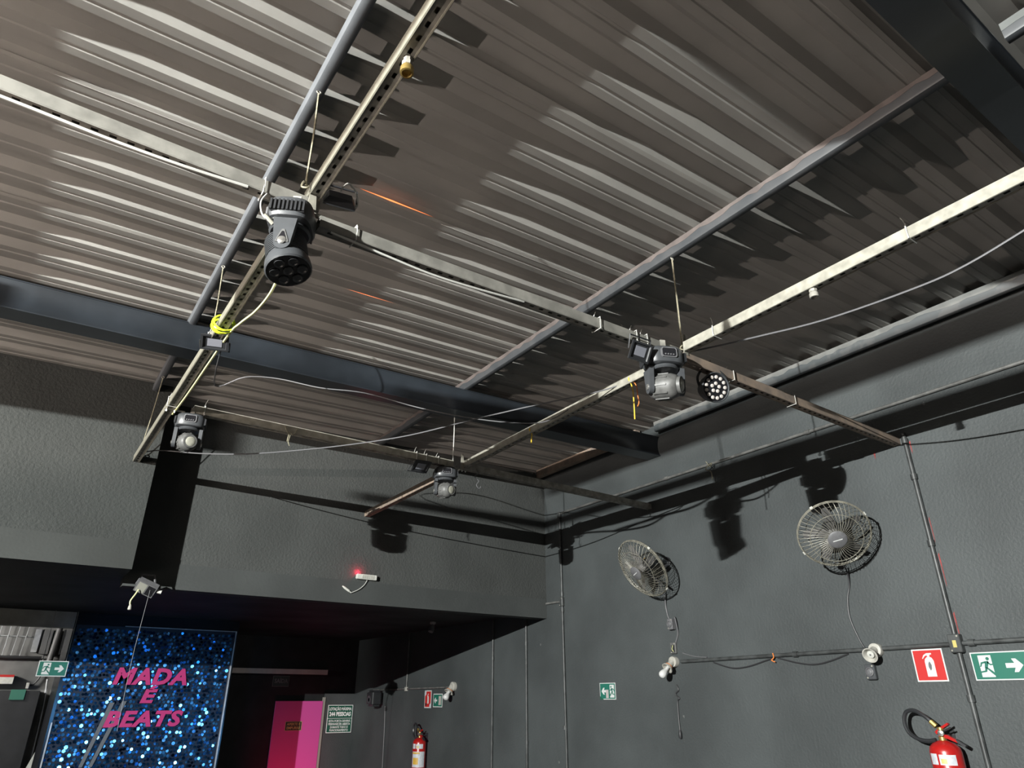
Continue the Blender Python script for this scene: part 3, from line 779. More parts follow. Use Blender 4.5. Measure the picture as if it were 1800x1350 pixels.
conduit([W(XW, 6.78, ZS-0.005), W(XW, 6.78, ZF)], 0.012, 'pipe', 'third vertical conduit, deepest in the recess', [(W(XW, 6.78, 0.4), ZD), (W(XW, 6.78, -0.43), ZD)])
conduit([W(XW, 1.948, 1.575), W(XW, 1.948, ZF)], 0.014, 'pipe', 'tall vertical conduit between the red sign and the exit sign', [(W(XW, 1.948, 1.52), ZD), (W(XW, 1.948, 1.28), ZD), (W(XW, 1.948, 0.86), ZD), (W(XW, 1.948, 0.0), ZD)])
conduit([W(XW, 4.04, 0.268), W(XW, 1.978, 0.285)], 0.013, 'pipe', 'horizontal conduit from the bulb holder to the junction box', [(W(XW, 3.0, 0.276), YD)])
conduit([W(XW, 1.918, 0.287), W(XW, -1.5, 0.305)], 0.013, 'pipe', 'horizontal conduit from the junction box to the right edge', [(W(XW, 1.87, 0.287), YD)])
conduit([W(XW, 5.53, 1.775), W(XW, -1.5, 1.80)], 0.012, 'pipe_lite', 'long upper conduit along the right wall under the roof', [(W(XW, 4.0, 1.782), YD), (W(XW, 2.6, 1.786), YD)])
conduit([W(XW, 5.53, 0.882), W(XW, 5.79, 0.886)], 0.011, 'pipe_lite', 'short conduit stub from the corner conduit to the back wall')
conduit([W(XW, 7.66, 0.118), W(XW, 9.86, 0.104)], 0.010, 'pipe_lite', 'thin conduit high in the recess behind the far bulb')
conduit([W(XW, 8.835, 0.125), W(XW, 8.835, ZS-0.005)], 0.009, 'pipe_lite', 'thin vertical conduit rising from the recess conduit')
def jbox(c, w_, h_, d_, label, m='pipe', cap=None):
    """small box on the right wall, centre (y,z)"""
    t = thing('junction_box', label, 'junction box', W(XR, c[0], c[1]))
    bm = wbox(XR-d_, XR, c[0]-w_/2, c[0]+w_/2, c[1]-h_/2, c[1]+h_/2)
    bmesh.ops.bevel(bm, geom=bm.edges[:], offset=0.004, segments=1, affect='EDGES')
    link_obj('box', bm, m, t)
    for i, (dy, dz) in enumerate(((-0.32, 0.38), (0.32, -0.38))):
        bm = BM(); lathe(bm, [(0.005, 0), (0.005, 0.003)], 8, axis_mtx(W(XR-d_, c[0]+dy*w_, c[1]+dz*h_), (-1, 0, 0))); link_obj('screw', bm, 'galv', t)
    if cap == 'sticker':
        link_obj('sticker', wbox(XR-d_-0.001, XR-d_, c[0]-0.010, c[0]+0.010, c[1]-0.022, c[1]+0.016), 'gold', t)
    if cap == 'open':
        link_obj('opening', wbox(XR-d_-0.0015, XR-d_, c[0]-0.020, c[0]+0.016, c[1]-0.030, c[1]+0.022), 'bk', t)
        bm = BM(); tube(bm, [W(XR-d_-0.004, c[0]-0.004, c[1]+0.02), W(XR-d_-0.006, c[0]+0.004, c[1]-0.01), W(XR-d_-0.003, c[0]-0.008, c[1]-0.028)], 0.003, 5); link_obj('loose_wire', bm, 'yelcable', t)
    if cap == 'socket':
        bm = BM(); lathe(bm, [(0.024, 0), (0.026, 0.008), (0.022, 0.010), (0.018, 0.002)], 18, axis_mtx(W(XR-d_, c[0], c[1]), (-1, 0, 0))); link_obj('socket_ring', bm, 'grayplastic', t, smooth=True)
        bm = BM(); lathe(bm, [(0.015, 0), (0.015, 0.006), (0.012, 0.008)], 14, axis_mtx(W(XR-d_, c[0], c[1]), (-1, 0, 0))); link_obj('plug', bm, 'grayplastic', t, smooth=True)
    return t
jbox((1.948, 0.287), 0.066, 0.10, 0.042, 'box where the conduits cross, with a small yellow sticker', 'pipe', 'sticker')
jbox((2.487, 0.150), 0.062, 0.088, 0.030, 'dark wall outlet with a round plug under the empty lamp holder', 'bkgray', 'socket')
jbox((4.098, 0.555), 0.052, 0.085, 0.045, 'gray and black plug box on the cord of the left fan', 'grayplastic', 'socket')
jbox((4.108, 0.372), 0.058, 0.085, 0.022, 'open connector box above the bulb on the right wall', 'headgray', 'open')
jbox((5.53, 0.878), 0.045, 0.085, 0.034, 'conduit tee box at the corner of the right wall', 'pipe')
jbox((8.835, 0.108), 0.05, 0.05, 0.03, 'pale conduit tee in the recess', 'ivory')
jbox((5.53, 1.755), 0.045, 0.06, 0.034, 'dark elbow box at the top of the corner conduit', 'pipe')

# red paint drips beside the tall conduit and on the wall
wr = [o for o in bpy.data.objects if o.name == 'wall_right'][0]
M['redpaint'] = mat('red_paint_drip', (0.20, 0.020, 0.018), 0.6, var=0.4, vscale=30)
for (ya, za, zb, w_) in ((1.926, 1.52, 1.43, 0.008), (1.928, 1.02, 0.86, 0.006), (1.927, 0.80, 0.60, 0.008), (1.928, 0.46, 0.31, 0.009), (2.165, 1.51, 1.46, 0.014), (6.79, 0.38, 0.30, 0.02)):
    bm = BM(); prism(bm, [(ya-w_/2, za), (ya+w_*0.5, za-0.01), (ya+w_*0.3, (za+zb)/2), (ya+w_*0.1, zb), (ya-w_*0.3, zb+0.02)], XR-0.0012, XR+0.001, lambda u, v, n: W(n, u, v))
    o = link_obj('paint_drip', bm, 'redpaint', wr); o['label'] = 'red paint drip'
# lamp holders
def holder(c, ax, label, bulb=True, k=1.0):
    """porcelain holder: base on the wall at c(y,z), tilted cup along ax"""
    t = thing('lamp_holder', label, 'lamp holder', W(XR, c[0], c[1]))
    base = W(XR-0.03, c[0], c[1])
    bm = BM(); lathe(bm, [(0.040*k, -0.030), (0.042*k, 0.0), (0.040*k, 0.010), (0.026*k, 0.014)], 20, axis_mtx(base, (-1, 0, 0))); link_obj('wall_base', bm, 'ivory', t, smooth=True)
    a = Vector(ax).normalized(); b0 = base+Vector((-0.010, 0, 0))
    mm = axis_mtx(b0, a)
    bm = BM(); lathe(bm, [(0.024*k, 0), (0.024*k, 0.035), (0.030*k, 0.05), (0.044*k, 0.066), (0.046*k, 0.076), (0.040*k, 0.076), (0.030*k, 0.060), (0.026*k, 0.045)], 22, mm); cup = link_obj('cup', bm, 'ivory', t, smooth=True)
    if bulb:
        bm = BM(); lathe(bm, [(0.013*k, 0.050), (0.014*k, 0.085), (0.018*k, 0.100), (0.026*k, 0.118), (0.030*k, 0.136), (0.028*k, 0.152), (0.019*k, 0.164), (0.006*k, 0.169)], 18, mm); link_obj('bulb', bm, 'bulb', t, smooth=True)
        bm = BM(); lathe(bm, [(0.031*k, 0.046), (0.033*k, 0.050), (0.031*k, 0.054)], 18, mm, cap=False); link_obj('band', bm, 'orange', t)
    else:
        bm = BM(); lathe(bm, [(0.021*k, 0.040), (0.021*k, 0.066), (0.012*k, 0.068)], 14, mm); link_obj('socket', bm, 'white', t, smooth=True)
        bm = BM(); lathe(bm, [(0.006*k, 0.068), (0.004*k, 0.071)], 8, mm); link_obj('contact', bm, 'grayplastic', t)
    return t
holder((4.112, 0.268), (-0.72, 0.12, -0.66), 'white lamp holder with a white bulb at the left end of the wall conduit', True)
holder((2.425, 0.274), (-0.90, -0.02, -0.45), 'empty white lamp holder below the right fan', False)
holder((7.61, 0.125), (-0.55, 0.0, -0.85), 'far lamp holder with a white bulb in the recess', True, 1.25)

# cords on the wall
XC = XR-0.008
cable('cord', [W(XC-0.10, 2.48, 0.80), W(XC-0.03, 2.50, 0.76), W(XC, 2.52, 0.68), W(XC, 2.549, 0.60), W(XC, 2.561, 0.48), W(XC, 2.525, 0.34), W(XC, 2.50, 0.288)], 0.005, 'cable_b', 'black cord dropping from the right fan to the conduit', 'cord')
cable('cord', [W(XC-0.10, 4.10, 0.86), W(XC-0.03, 4.13, 0.79), W(XC, 4.155, 0.70), W(XC, 4.14, 0.62), W(XC, 4.115, 0.585)], 0.006, 'cable_g', 'gray cord from the left fan to its plug box', 'cord')
cable('cord', [W(XC, 4.075, 0.61), W(XC-0.02, 4.05, 0.60), W(XC-0.02, 4.04, 0.55), W(XC, 4.05, 0.48), W(XC, 4.085, 0.41)], 0.006, 'cable_g', 'short gray cord from the plug box to the open connector', 'cord')
cable('cord', [W(XC, 4.12, 0.10), W(XC, 4.10, 0.06), W(XC, 4.135, 0.03), W(XC, 4.10, 0.0), W(XC, 4.12, -0.02), W(XC, 4.125, -0.10), W(XC, 4.125, -0.2), W(XC, 4.12, -0.262)], 0.005, 'cable_b', 'black knotted cord with a plug hanging below the bulb', 'cord')
bm = BM(); lathe(bm, [(0.006, 0.02), (0.013, 0.0), (0.014, -0.03), (0.009, -0.04)], 10, Matrix.Translation(W(XC-0.006, 4.12, -0.245))); solo('cable_plug', bm, 'cable_b', 'black plug at the end of the hanging knotted cord', 'plug', smooth=True)
cable('cord', [W(XC, 4.02, 0.33), W(XC, 3.9, 0.30), W(XC, 3.78, 0.288)], 0.004, 'cable_g', 'short gray cord arching over the left end of the conduit', 'cord')
cable('cord', [W(XC, 3.72, 0.250), W(XC, 3.55, 0.205), W(XC, 3.40, 0.212), W(XC, 3.25, 0.245), W(XC, 3.17, 0.26)], 0.005, 'cable_b', 'black cord sagging below the conduit, left loop', 'cord')
cable('cord', [W(XC, 3.15, 0.26), W(XC, 3.0, 0.222), W(XC, 2.87, 0.207), W(XC, 2.75, 0.225), W(XC, 2.62, 0.262)], 0.005, 'cable_b', 'black cord sagging below the conduit, right loop', 'cord')
cable('string', [W(XC-0.02, 3.17, 0.29), W(XC-0.022, 3.165, 0.262), W(XC-0.022, 3.185, 0.245), W(XC-0.02, 3.16, 0.232)], 0.004, 'orange', 'scrap of orange string tied on the wall conduit', 'string')

# ------------------------------------------------------------------ fans
def fan(c, axis, R, wall_yz, label, spin=0.0, nblade=5, tagm=None):
    c = Vector(c); a = Vector(axis).normalized()
    t = thing('wall_fan', label, 'fan', W(XR, wall_yz[0], wall_yz[1]))
    mm = axis_mtx(c, a)
    P = lambda r, an, z: mm @ Vector((r*math.cos(an), r*math.sin(an), z))
    # wire cages
    def cage(zs, n, m, hubr, tw, wr):
        bm = BM()
        for i in range(n):
            an = 2*PI*i/n
            pts = []
            for kf, z in zs:
                r = hubr + (R-hubr)*kf
                pts.append(P(r, an+tw*kf, z))
            tube(bm, pts, wr, 3, cap=False)
        return bm
    fz = [(0, 0.085), (0.35, 0.080), (0.7, 0.062), (0.93, 0.030), (1.0, 0.004)]
    bz = [(0, -0.075), (0.45, -0.072), (0.8, -0.052), (0.96, -0.022), (1.0, -0.004)]
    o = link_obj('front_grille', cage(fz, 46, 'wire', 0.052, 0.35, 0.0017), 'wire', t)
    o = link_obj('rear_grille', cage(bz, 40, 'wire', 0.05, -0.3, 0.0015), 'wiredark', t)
    bm = BM()
    for rr, z, r0 in ((R, 0.0, 0.0042), (R*0.985, 0.010, 0.003), (R*0.985, -0.010, 0.003), (0.052+(R-0.052)*0.62, 0.068, 0.0022), (0.052+(R-0.052)*0.6, -0.066, 0.0022)):
        tube(bm, [P(rr, 2*PI*i/40, z) for i in range(40)], r0, 5, closed=True)
    link_obj('rim', bm, 'wire', t, smooth=True)
    bm = BM(); lathe(bm, [(0.056, 0.080), (0.058, 0.088), (0.050, 0.094), (0.01, 0.096)], 24, mm); hub = link_obj('badge', bm, 'grayplastic', t, smooth=True)
    bm = BM(); prism(bm, [(-0.028, -0.012), (0.028, 0.004), (0.027, 0.010), (-0.029, -0.006)], 0.0962, 0.0975, lambda u, v, n: mm @ Vector((u, v, n)))
    o = link_obj('badge_mark', bm, 'signwhite', hub, True); 
    # (mark was built in world space, shift it under its parent)
    w = hub.parent.location + hub.location
    o.data.transform(Matrix.Translation(-w))
    for i in range(4):
        an = 2*PI*i/4+0.6
        bm = BM(); q0 = P(R, an, 0); dv = (P(R+0.01, an, 0)-q0)
        tube(bm, [P(R, an-0.04, 0), P(R, an+0.04, 0)], 0.009, 6); link_obj('clip', bm, 'white', t)
    bm = BM(); lathe(bm, [(0.03, 0.030), (0.032, 0.0), (0.03, -0.02)], 16, mm); link_obj('hub', bm, 'blade', t, smooth=True)
    for i in range(nblade):
        an = 2*PI*i/nblade + spin
        bm = BM(); n = 6
        rows = []
        for q in range(n+1):
            kf = q/n; r = 0.028+(R*0.84-0.028)*kf; wd = 0.018+0.042*math.sin(PI*min(1, kf*0.75+0.12)); pitch = 0.55-0.2*kf
            row = []
            for e in (-1, 1):
                row.append(P(r, an + e*wd/r*0.5*min(1, r/0.06) + 0.12*kf, e*wd*0.5*math.sin(pitch)))
            rows.append([bm.verts.new(x) for x in row])
        for r0, r1 in zip(rows, rows[1:]): bm.faces.new((r0[0], r0[1], r1[1], r1[0]))
        bmesh.ops.solidify(bm, geom=bm.faces[:], thickness=0.002)
        link_obj('blade', bm, 'blade', t, smooth=True)
    bm = BM(); lathe(bm, [(0.045, -0.025), (0.052, -0.04), (0.052, -0.10), (0.040, -0.125), (0.015, -0.13)], 18, mm); mo = link_obj('motor', bm, 'bk', t, smooth=True)
    if tagm:
        bm = BM(); q = [P(0.0535, tagm+da, z) for da, z in ((-0.35, -0.05), (0.35, -0.05), (0.35, -0.075), (-0.35, -0.075))]
        f_ = bm.faces.new([bm.verts.new(x) for x in q]); bmesh.ops.solidify(bm, geom=bm.faces[:], thickness=0.0015)
        o = link_obj('rating_label', bm, 'labyel', t)
    wp = W(XR, wall_yz[0], wall_yz[1])
    bm = BM(); tube(bm, [wp+Vector((-0.004, 0, 0)), wp+Vector((-0.05, 0, 0)), mm @ Vector((0, 0, -0.12))], 0.016, 8); link_obj('arm', bm, 'bk', t, smooth=True)
    bm = BM(); lathe(bm, [(0.045, 0), (0.045, 0.012), (0.030, 0.02)], 18, axis_mtx(wp, (-1, 0, 0))); link_obj('wall_mount', bm, 'bk', t, smooth=True)
    return t
fan(W(4.174, 2.374, 0.956), (-0.60, -0.52, -0.60), 0.222, (2.50, 0.985), 'right wall fan with a round gray badge above the empty lamp holder', 0.5)
fan(W(4.202, 4.106, 0.984), (-0.823, 0.13, -0.554), 0.255, (4.10, 1.06), 'left wall fan turned sideways with a yellow label on its motor', 0.2, 5, 1.2)

# ------------------------------------------------------------------ signs
def sign(name, label, c, mtx, w_, h_, field, border=0.008, cat='sign', roll=0.0, bm_m='signwhite'):
    t = thing(name, label, cat, Vector(c), mtx @ Matrix.Rotation(roll, 3, 'Z'))
    bm = BM(); box(bm, (-w_/2, -h_/2, 0), (w_/2, h_/2, 0.003)); link_obj('plate', bm, bm_m, t, True)
    bm = BM(); box(bm, (-w_/2+border, -h_/2+border, 0.003), (w_/2-border, h_/2-border, 0.0038)); link_obj('field', bm, field, t, True)
    return t
def layer(t, name, polys, m, n0=0.0038, n1=0.0045, lab=None):
    bm = BM()
    for p in polys: prism(bm, p, n0, n1)
    o = link_obj(name, bm, m, t, True)
    if lab: o['label'] = lab
    return o
def runner(k, ox, oy, flip=1):
    """running figure, unit box about 1 high"""
    P = lambda l: [(ox+flip*k*x, oy+k*y) for x, y in l]
    return [circ(ox+flip*k*0.10, oy+k*0.36, k*0.085, 12),
            P([(-0.05, 0.24), (0.10, 0.25), (0.13, 0.20), (0.02, -0.10), (-0.12, -0.06)]),
            P([(0.08, 0.24), (0.20, 0.10), (0.36, 0.12), (0.36, 0.06), (0.17, 0.03), (0.04, 0.16)]),
            P([(-0.04, 0.24), (-0.26, 0.19), (-0.34, -0.02), (-0.28, -0.03), (-0.20, 0.12), (-0.04, 0.15)]),
            P([(-0.08, -0.06), (0.05, -0.09), (0.24, -0.26), (0.40, -0.46), (0.32, -0.50), (0.16, -0.34)]),
            P([(-0.11, -0.05), (0.01, -0.07), (-0.06, -0.28), (-0.36, -0.32), (-0.36, -0.25), (-0.14, -0.21)])]
def arrow(ox, oy, k, flip=1):
    return [[(ox+flip*k*x, oy+k*y) for x, y in ((-0.5, -0.14), (0.02, -0.14), (-0.10, -0.40), (0.14, -0.40), (0.50, 0.0), (0.14, 0.40), (-0.10, 0.40), (0.02, 0.14), (-0.5, 0.14))]]
XS_ = XR-0.001
# red extinguisher sign
t = sign('extinguisher_sign', 'red sign with a white fire extinguisher symbol under the wall conduit', W(XS_, 2.132, 0.178), RIGHT, 0.176, 0.178, 'signred', 0.0075)
layer(t, 'symbol', [[(-0.022, -0.062), (0.030, -0.062), (0.030, 0.022), (0.022, 0.040), (0.008, 0.046), (-0.006, 0.044), (-0.018, 0.034), (-0.022, 0.020)],
                    [(-0.003, 0.046), (0.012, 0.046), (0.012, 0.056), (0.024, 0.058), (0.024, 0.066), (-0.004, 0.066), (-0.022, 0.056), (-0.034, 0.036), (-0.029, 0.035), (-0.016, 0.050), (-0.003, 0.054)]], 'signwhite')
layer(t, 'flame_mark', [[(0.002, -0.030), (0.010, -0.020), (0.013, 0.0), (0.007, 0.016), (0.003, 0.020), (-0.004, 0.008), (-0.006, -0.010)]], 'tape', 0.0045, 0.005)
# exit sign at right edge
t = sign('exit_sign', 'green exit sign with running figure and right arrow at the right edge', W(XS_, 1.750, 0.163), RIGHT, 0.30, 0.145, 'signgreen', 0.006)
layer(t, 'doorway', [rect(-0.112, -0.046, -0.056, 0.056)], 'signwhite')
layer(t, 'running_figure', runner(0.105, -0.076, 0.0), 'signgreen', 0.0045, 0.005)
layer(t, 'arrow', arrow(0.060, 0.0, 0.085), 'signwhite')
# small exit sign, chipped corner
t = sign('exit_sign', 'small green exit sign with left arrow and a chipped corner below the left fan', W(XS_, 4.938, 0.057), RIGHT, 0.205, 0.135, 'signgreen', 0.006)
layer(t, 'doorway', [rect(0.030, 0.085, -0.052, 0.052)], 'signwhite')
layer(t, 'running_figure', runner(0.095, 0.056, 0.0, -1), 'signgreen', 0.0045, 0.005)
layer(t, 'arrow', arrow(-0.045, 0.0, 0.07, -1), 'signwhite')
layer(t, 'paper_scrap', [rect(-0.022, 0.012, -0.056, 0.012)], 'trimgray', 0.0045, 0.005, 'torn pinkish scrap of tape')
layer(t, 'chipped_corner', [[(-0.1026, -0.0676), (-0.055, -0.0676), (-0.1026, -0.040)]], 'signgreend', 0.003, 0.0055, 'broken green corner')
# far signs in the recess
t = sign('extinguisher_sign', 'distant tall red sign peeling in the recess above the far extinguisher', W(XS_, 8.25, -0.012), RIGHT, 0.17, 0.20, 'signred', 0.012, roll=0.0)
layer(t, 'symbol', [[(-0.012, -0.05), (0.024, -0.05), (0.024, 0.02), (0.006, 0.045), (-0.012, 0.02)], [(-0.02, 0.03), (0.0, 0.06), (0.02, 0.065), (0.02, 0.055), (0.0, 0.045), (-0.015, 0.02)]], 'signwhite')
layer(t, 'torn_corner', [[(-0.085, 0.10), (-0.085, 0.03), (-0.045, 0.05), (-0.04, 0.10)], [(0.085, -0.10), (0.085, -0.04), (0.05, -0.06), (0.045, -0.10)]], 'paper', 0.004, 0.005)
layer(t, 'scuff', [circ(-0.045, -0.06, 0.018, 8)], 'signbk', 0.0045, 0.0052)
t = sign('exit_sign', 'distant green exit sign with left arrow in the recess', W(XS_, 8.0, -0.026), RIGHT, 0.225, 0.15, 'signgreen', 0.010)
layer(t, 'doorway', [rect(0.025, 0.085, -0.05, 0.05)], 'ivory')
layer(t, 'running_figure', runner(0.09, 0.055, 0.0, -1), 'trimgray', 0.0045, 0.005)
layer(t, 'arrow', arrow(-0.05, 0.0, 0.075, -1), 'signwhite')

# capacity sign on the far wall
t = sign('capacity_sign', 'green notice LOTACAO MAXIMA 244 PESSOAS on the far wall by the pink door', W(4.285, YF-0.032, -0.275), BACK, 0.385, 0.365, 'signgreend', 0.008, roll=0.0, bm_m='farwhite')
layer(t, 'divider', [rect(-0.185, 0.185, 0.002, 0.010)], 'signwhite')
lettering('LOTAÇÃO MÁXIMA:', 0.055, 'farwhite', t, 0, 0.128, off=0.0012, width=0.345)
lettering('244 PESSOAS', 0.075, 'farwhite', t, 0, 0.060, off=0.003, width=0.33)
for i, s_ in enumerate(('ESTA PORTA DEVERÁ', 'PERMANECER ABERTA', 'DURANTE TODO O', 'FUNCIONAMENTO')):
    lettering(s_, 0.040, 'farwhite', t, 0, -0.030-0.040*i, off=0.0006, width=(0.33, 0.33, 0.27, 0.28)[i])

# far door, its header and sign
door = thing('door_1', 'pink door', 'door', W(3.66, YF, ZF)); del door['category']; door['kind'] = 'structure'; del door['label']
link_obj('leaf', wbox(3.32, 4.0, YF-0.045, YF-0.012, ZF, -0.04), 'pinkdoor', door)
link_obj('jamb', wbox(4.005, 4.035, YF-0.05, YF, ZF, 0.01), 'frame_g', door)
bm = BM(); tube(bm, [W(3.95, YF-0.045, -1.0), W(3.95, YF-0.09, -1.0), W(3.86, YF-0.09, -1.0)], 0.010, 8); link_obj('door_handle', bm, 'bk', door, smooth=True)
t = sign('door_notice', 'small dark notice APERTE E EMPURRE on the pink door', W(3.605, YF-0.046, -0.357), BACK, 0.235, 0.115, 'signbk', 0.005, bm_m='gold')
lettering('APERTE E', 0.046, 'gold', t, 0, 0.022, off=0.0012, width=0.19)
lettering('EMPURRE', 0.046, 'gold', t, 0, -0.025, off=0.0012, width=0.19)
t = sign('door_notice', 'unlit dark SAIDA sign under the pale header above the pink door', W(3.365, YF-0.001, 0.218), BACK, 0.235, 0.14, 'signbk', 0.004, bm_m='bargray')
lettering('SAÍDA', 0.075, 'bargray', t, 0, 0, off=0.001, width=0.19)
solo('door_header', wbox(2.0, 4.02, YF-0.06, YF-0.002, 0.312, 0.378), 'trimgray', 'long pale horizontal header bar above the pink door', 'header')

# ------------------------------------------------------------------ sequin feature wall
YP = 8.70
bm = wbox(0.545, 2.20, YP, YP+0.9, ZF, ZS)
solo('feature_partition', bm, 'gloss', 'glossy black partition carrying the blue sequin panel', 'partition')
pan = thing('sequin_panel', 'blue glittering sequin panel reading MADA E BEATS in pink letters', 'wall panel', W(1.37, YP, -0.7))
px0, px1, pz0, pz1 = 0.575, 2.165, -1.35, 0.692
link_obj('backing', wbox(px0, px1, YP-0.012, YP-0.001, pz0, pz1), 'backing', pan)
bm = BM()
bm.free()
for x0, x1, z0, z1 in ((px1, px1+0.014, pz0, pz1), (px0-0.012, px0, pz0, -0.22), (1.02, px1+0.014, pz1, pz1+0.008)):
    link_obj('edge_strip', wbox(x0, x1, YP-0.030, YP-0.001, z0, z1), 'barsilver', pan)
rs = random.Random(3)
bm = BM()
nx, nz = 44, 56
for j in range(nz):
    for i in range(nx):
        cx = px0+0.012+(px1-px0-0.024)*(i+0.5*(j % 2))/nx+rs.uniform(-.009, .009); cz = pz0+0.01+(pz1-pz0-0.02)*j/nz+rs.uniform(-.008, .008)
        ty = rs.gauss(-0.12, 0.30); tx = rs.gauss(0.0, 0.26)
        n = Vector((math.sin(ty), -1, math.sin(tx))).normalized()
        s_ = n.cross(Vector((0, 0, 1))).normalized(); u_ = s_.cross(n)
        c_ = W(cx, YP-0.019, cz)
        r_ = rs.uniform(0.013, 0.019)
        bm.faces.new([bm.verts.new(c_ + (s_*math.cos(a)+u_*math.sin(a))*r_) for a in (0.2, 1.25, 2.3, 3.34, 4.4, 5.44)])
me = bpy.data.meshes.new('sequins'); bm.to_mesh(me); bm.free(); me.materials.append(M['sequin'])
sq = bpy.data.objects.new('sequins', me); C.objects.link(sq); sq.parent = pan; sq['kind'] = 'stuff'
me.transform(Matrix.Translation(-pan.location))
def words(s, x, z, width, size, n):
    me = text_mesh(s, size, 0.003, 0.0085, 0.22, 1.12)
    xs = [v.co.x for v in me.vertices]; w_ = max(xs)-min(xs); zs = [v.co.y for v in me.vertices]; 
    cx = (max(xs)+min(xs))/2; cy = (max(zs)+min(zs))/2
    me.transform(Matrix.Translation((-cx, -cy, 0)))
    me.transform(Matrix.Diagonal((width/w_, n/(max(zs)-min(zs)), 1, 1)))
    mm = BACK.to_4x4(); mm.translation = W(x, YP-0.034, z) - pan.location
    me.transform(mm)
    me.materials.clear(); me.materials.append(M['letters'])
    o = bpy.data.objects.new('lettering', me); C.objects.link(o); o.parent = pan
words('MADA', 1.375, 0.208, 0.72, 0.2, 0.165)
words('É', 1.385, 0.034, 0.155, 0.2, 0.168)
words('BEATS', 1.385, -0.197, 0.74, 0.2, 0.155)
for (xa, za, xb, zb, nm) in ((1.055, -0.044, 0.90, -0.62, 'left'), (1.165, -0.03, 0.985, -0.62, 'right')):  # glass reflections painted as two thin slanted stripes
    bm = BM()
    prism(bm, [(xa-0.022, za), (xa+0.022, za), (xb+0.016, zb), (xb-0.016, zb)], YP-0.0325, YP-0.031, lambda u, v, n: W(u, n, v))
    o = link_obj('painted_reflection', bm, 'tape', pan); o['label'] = 'slanted gray reflection painted across the panel'  # 'tape' is only the gray material here, a painted glass reflection

# ------------------------------------------------------------------ bar corner seen at the far left
solo('bar_header', wbox(-4.0, 0.545, YP-0.04, YP+0.10, 0.655, ZS-0.002), 'bar_beam', 'gray beam over the bar opening left of the sequin panel', 'beam')
solo('bar_back_panel', wbox(-4.0, 0.9, 10.36, 10.50, ZF, ZS-0.002), 'barwall', 'gray back wall panel of the bar corner', 'panel')
yb = 10.34
def b_(x0, x1, z0, z1, m, name, label, cat, d=0.04, y1=yb):
    return solo(name, wbox(x0, x1, y1-d, y1, z0, z1), m, label, cat)
b_(0.275, 0.335, 0.49, 0.745, 'barsilver', 'silver_strip', 'shiny silver strip on the bar back wall', 'strip')
rk = thing('wire_rack', 'pale wire rack on the bar back wall left of the silver strip', 'rack', W(0.07, yb, 0.43))
for i in range(5):
    bm = BM(); tube(bm, [W(-0.16+0.085*i, yb-0.03, 0.44), W(-0.16+0.09*i, yb-0.03, 0.77)], 0.005, 5); link_obj('upright', bm, 'barsilver', rk)
for z in (0.44, 0.66):
    bm = BM(); tube(bm, [W(-0.5, yb-0.02, z), W(0.25, yb-0.02, z)], 0.006, 5); link_obj('crossbar', bm, 'barsilver', rk)
bm = BM(); tube(bm, [W(0.51, yb-0.06, 0.78), W(0.485, yb-0.06, 0.36)], 0.034, 12); solo('bar_pipe', bm, 'bargray', 'thick gray pipe above the green exit sign of the bar', 'pipe', smooth=True)
b_(0.36, 0.45, 0.47, 0.74, 'bargray', 'wall_box', 'dark gray box between silver strip and pipe', 'box', 0.08)
b_(0.56, 0.80, 0.47, 0.74, 'bk', 'wall_speaker', 'black speaker right of the thick bar pipe', 'speaker', 0.16)
bm = BM(); tube(bm, [W(-0.6, yb-0.05, 0.43), W(0.40, yb-0.05, 0.43)], 0.016, 8); solo('bar_pipe', bm, 'cable_b', 'black horizontal pipe under the wire rack', 'pipe', smooth=True)
sb = thing('light_box', 'red and white box sign at the left edge of the bar', 'box sign', W(0.0, yb, 0.2))
link_obj('white_band', wbox(-0.4, 0.185, yb-0.10, yb, 0.145, 0.215), 'white', sb)
link_obj('red_band', wbox(-0.4, 0.185, yb-0.10, yb, 0.215, 0.24), 'signred', sb)
b_(-0.5, 0.47, -1.4, 0.075, 'darkwall', 'black_cabinet', 'tall black cabinet in the lower left bar corner', 'cabinet', 0.25)
b_(0.19, 0.33, -0.02, 0.085, 'signgreend', 'framed_notice', 'dark green framed notice on the black cabinet', 'notice', 0.02, yb-0.25)
bm = BM(); tube(bm, smoothpts([W(0.52, yb-0.04, 0.20), W(0.545, yb-0.04, -0.1), W(0.56, yb-0.04, -0.7)]), 0.012, 6); solo('door_frame', bm, 'barsilver', 'thin pale upright frame beside the black cabinet', 'frame', smooth=True)
col = thing('gray_column', 'gray column with a yellow sticker left of the sequin panel', 'column', W(0.65, yb, ZF))
link_obj('shaft', wbox(0.585, 0.80, yb-0.10, yb, ZF, 0.24), 'grayplastic', col)
bm = BM(); prism(bm, circ(0.645, 0.155, 0.040, 14), yb-0.104, yb-0.101, lambda u, v, n: W(u, n, v)); o = link_obj('sticker', bm, 'gold', col); o['label'] = 'round yellow sticker'
link_obj('switch', wbox(0.615, 0.655, yb-0.112, yb-0.10, 0.035, 0.07), 'bk', col)
bm = BM(); prism(bm, [(0.50, -0.80), (0.585, -0.80), (0.735, -0.185), (0.70, -0.165)], yb-0.17, yb-0.15, lambda u, v, n: W(u, n, v))
solo('white_board', bm, 'white', 'white board leaning diagonally against the gray column', 'board')
cable('cord', [W(0.41, yb-0.02, 0.40), W(0.40, yb-0.02, 0.32), W(0.44, yb-0.02, 0.24), W(0.40, yb-0.02, 0.15), W(0.36, yb-0.02, 0.13)], 0.010, 'cable_b', 'black cord on the bar wall left of the exit sign', 'cord')
b_(0.325, 0.352, 0.10, 0.16, 'white', 'plug_adapter', 'white plug adapter on the bar wall cord', 'plug', 0.05)
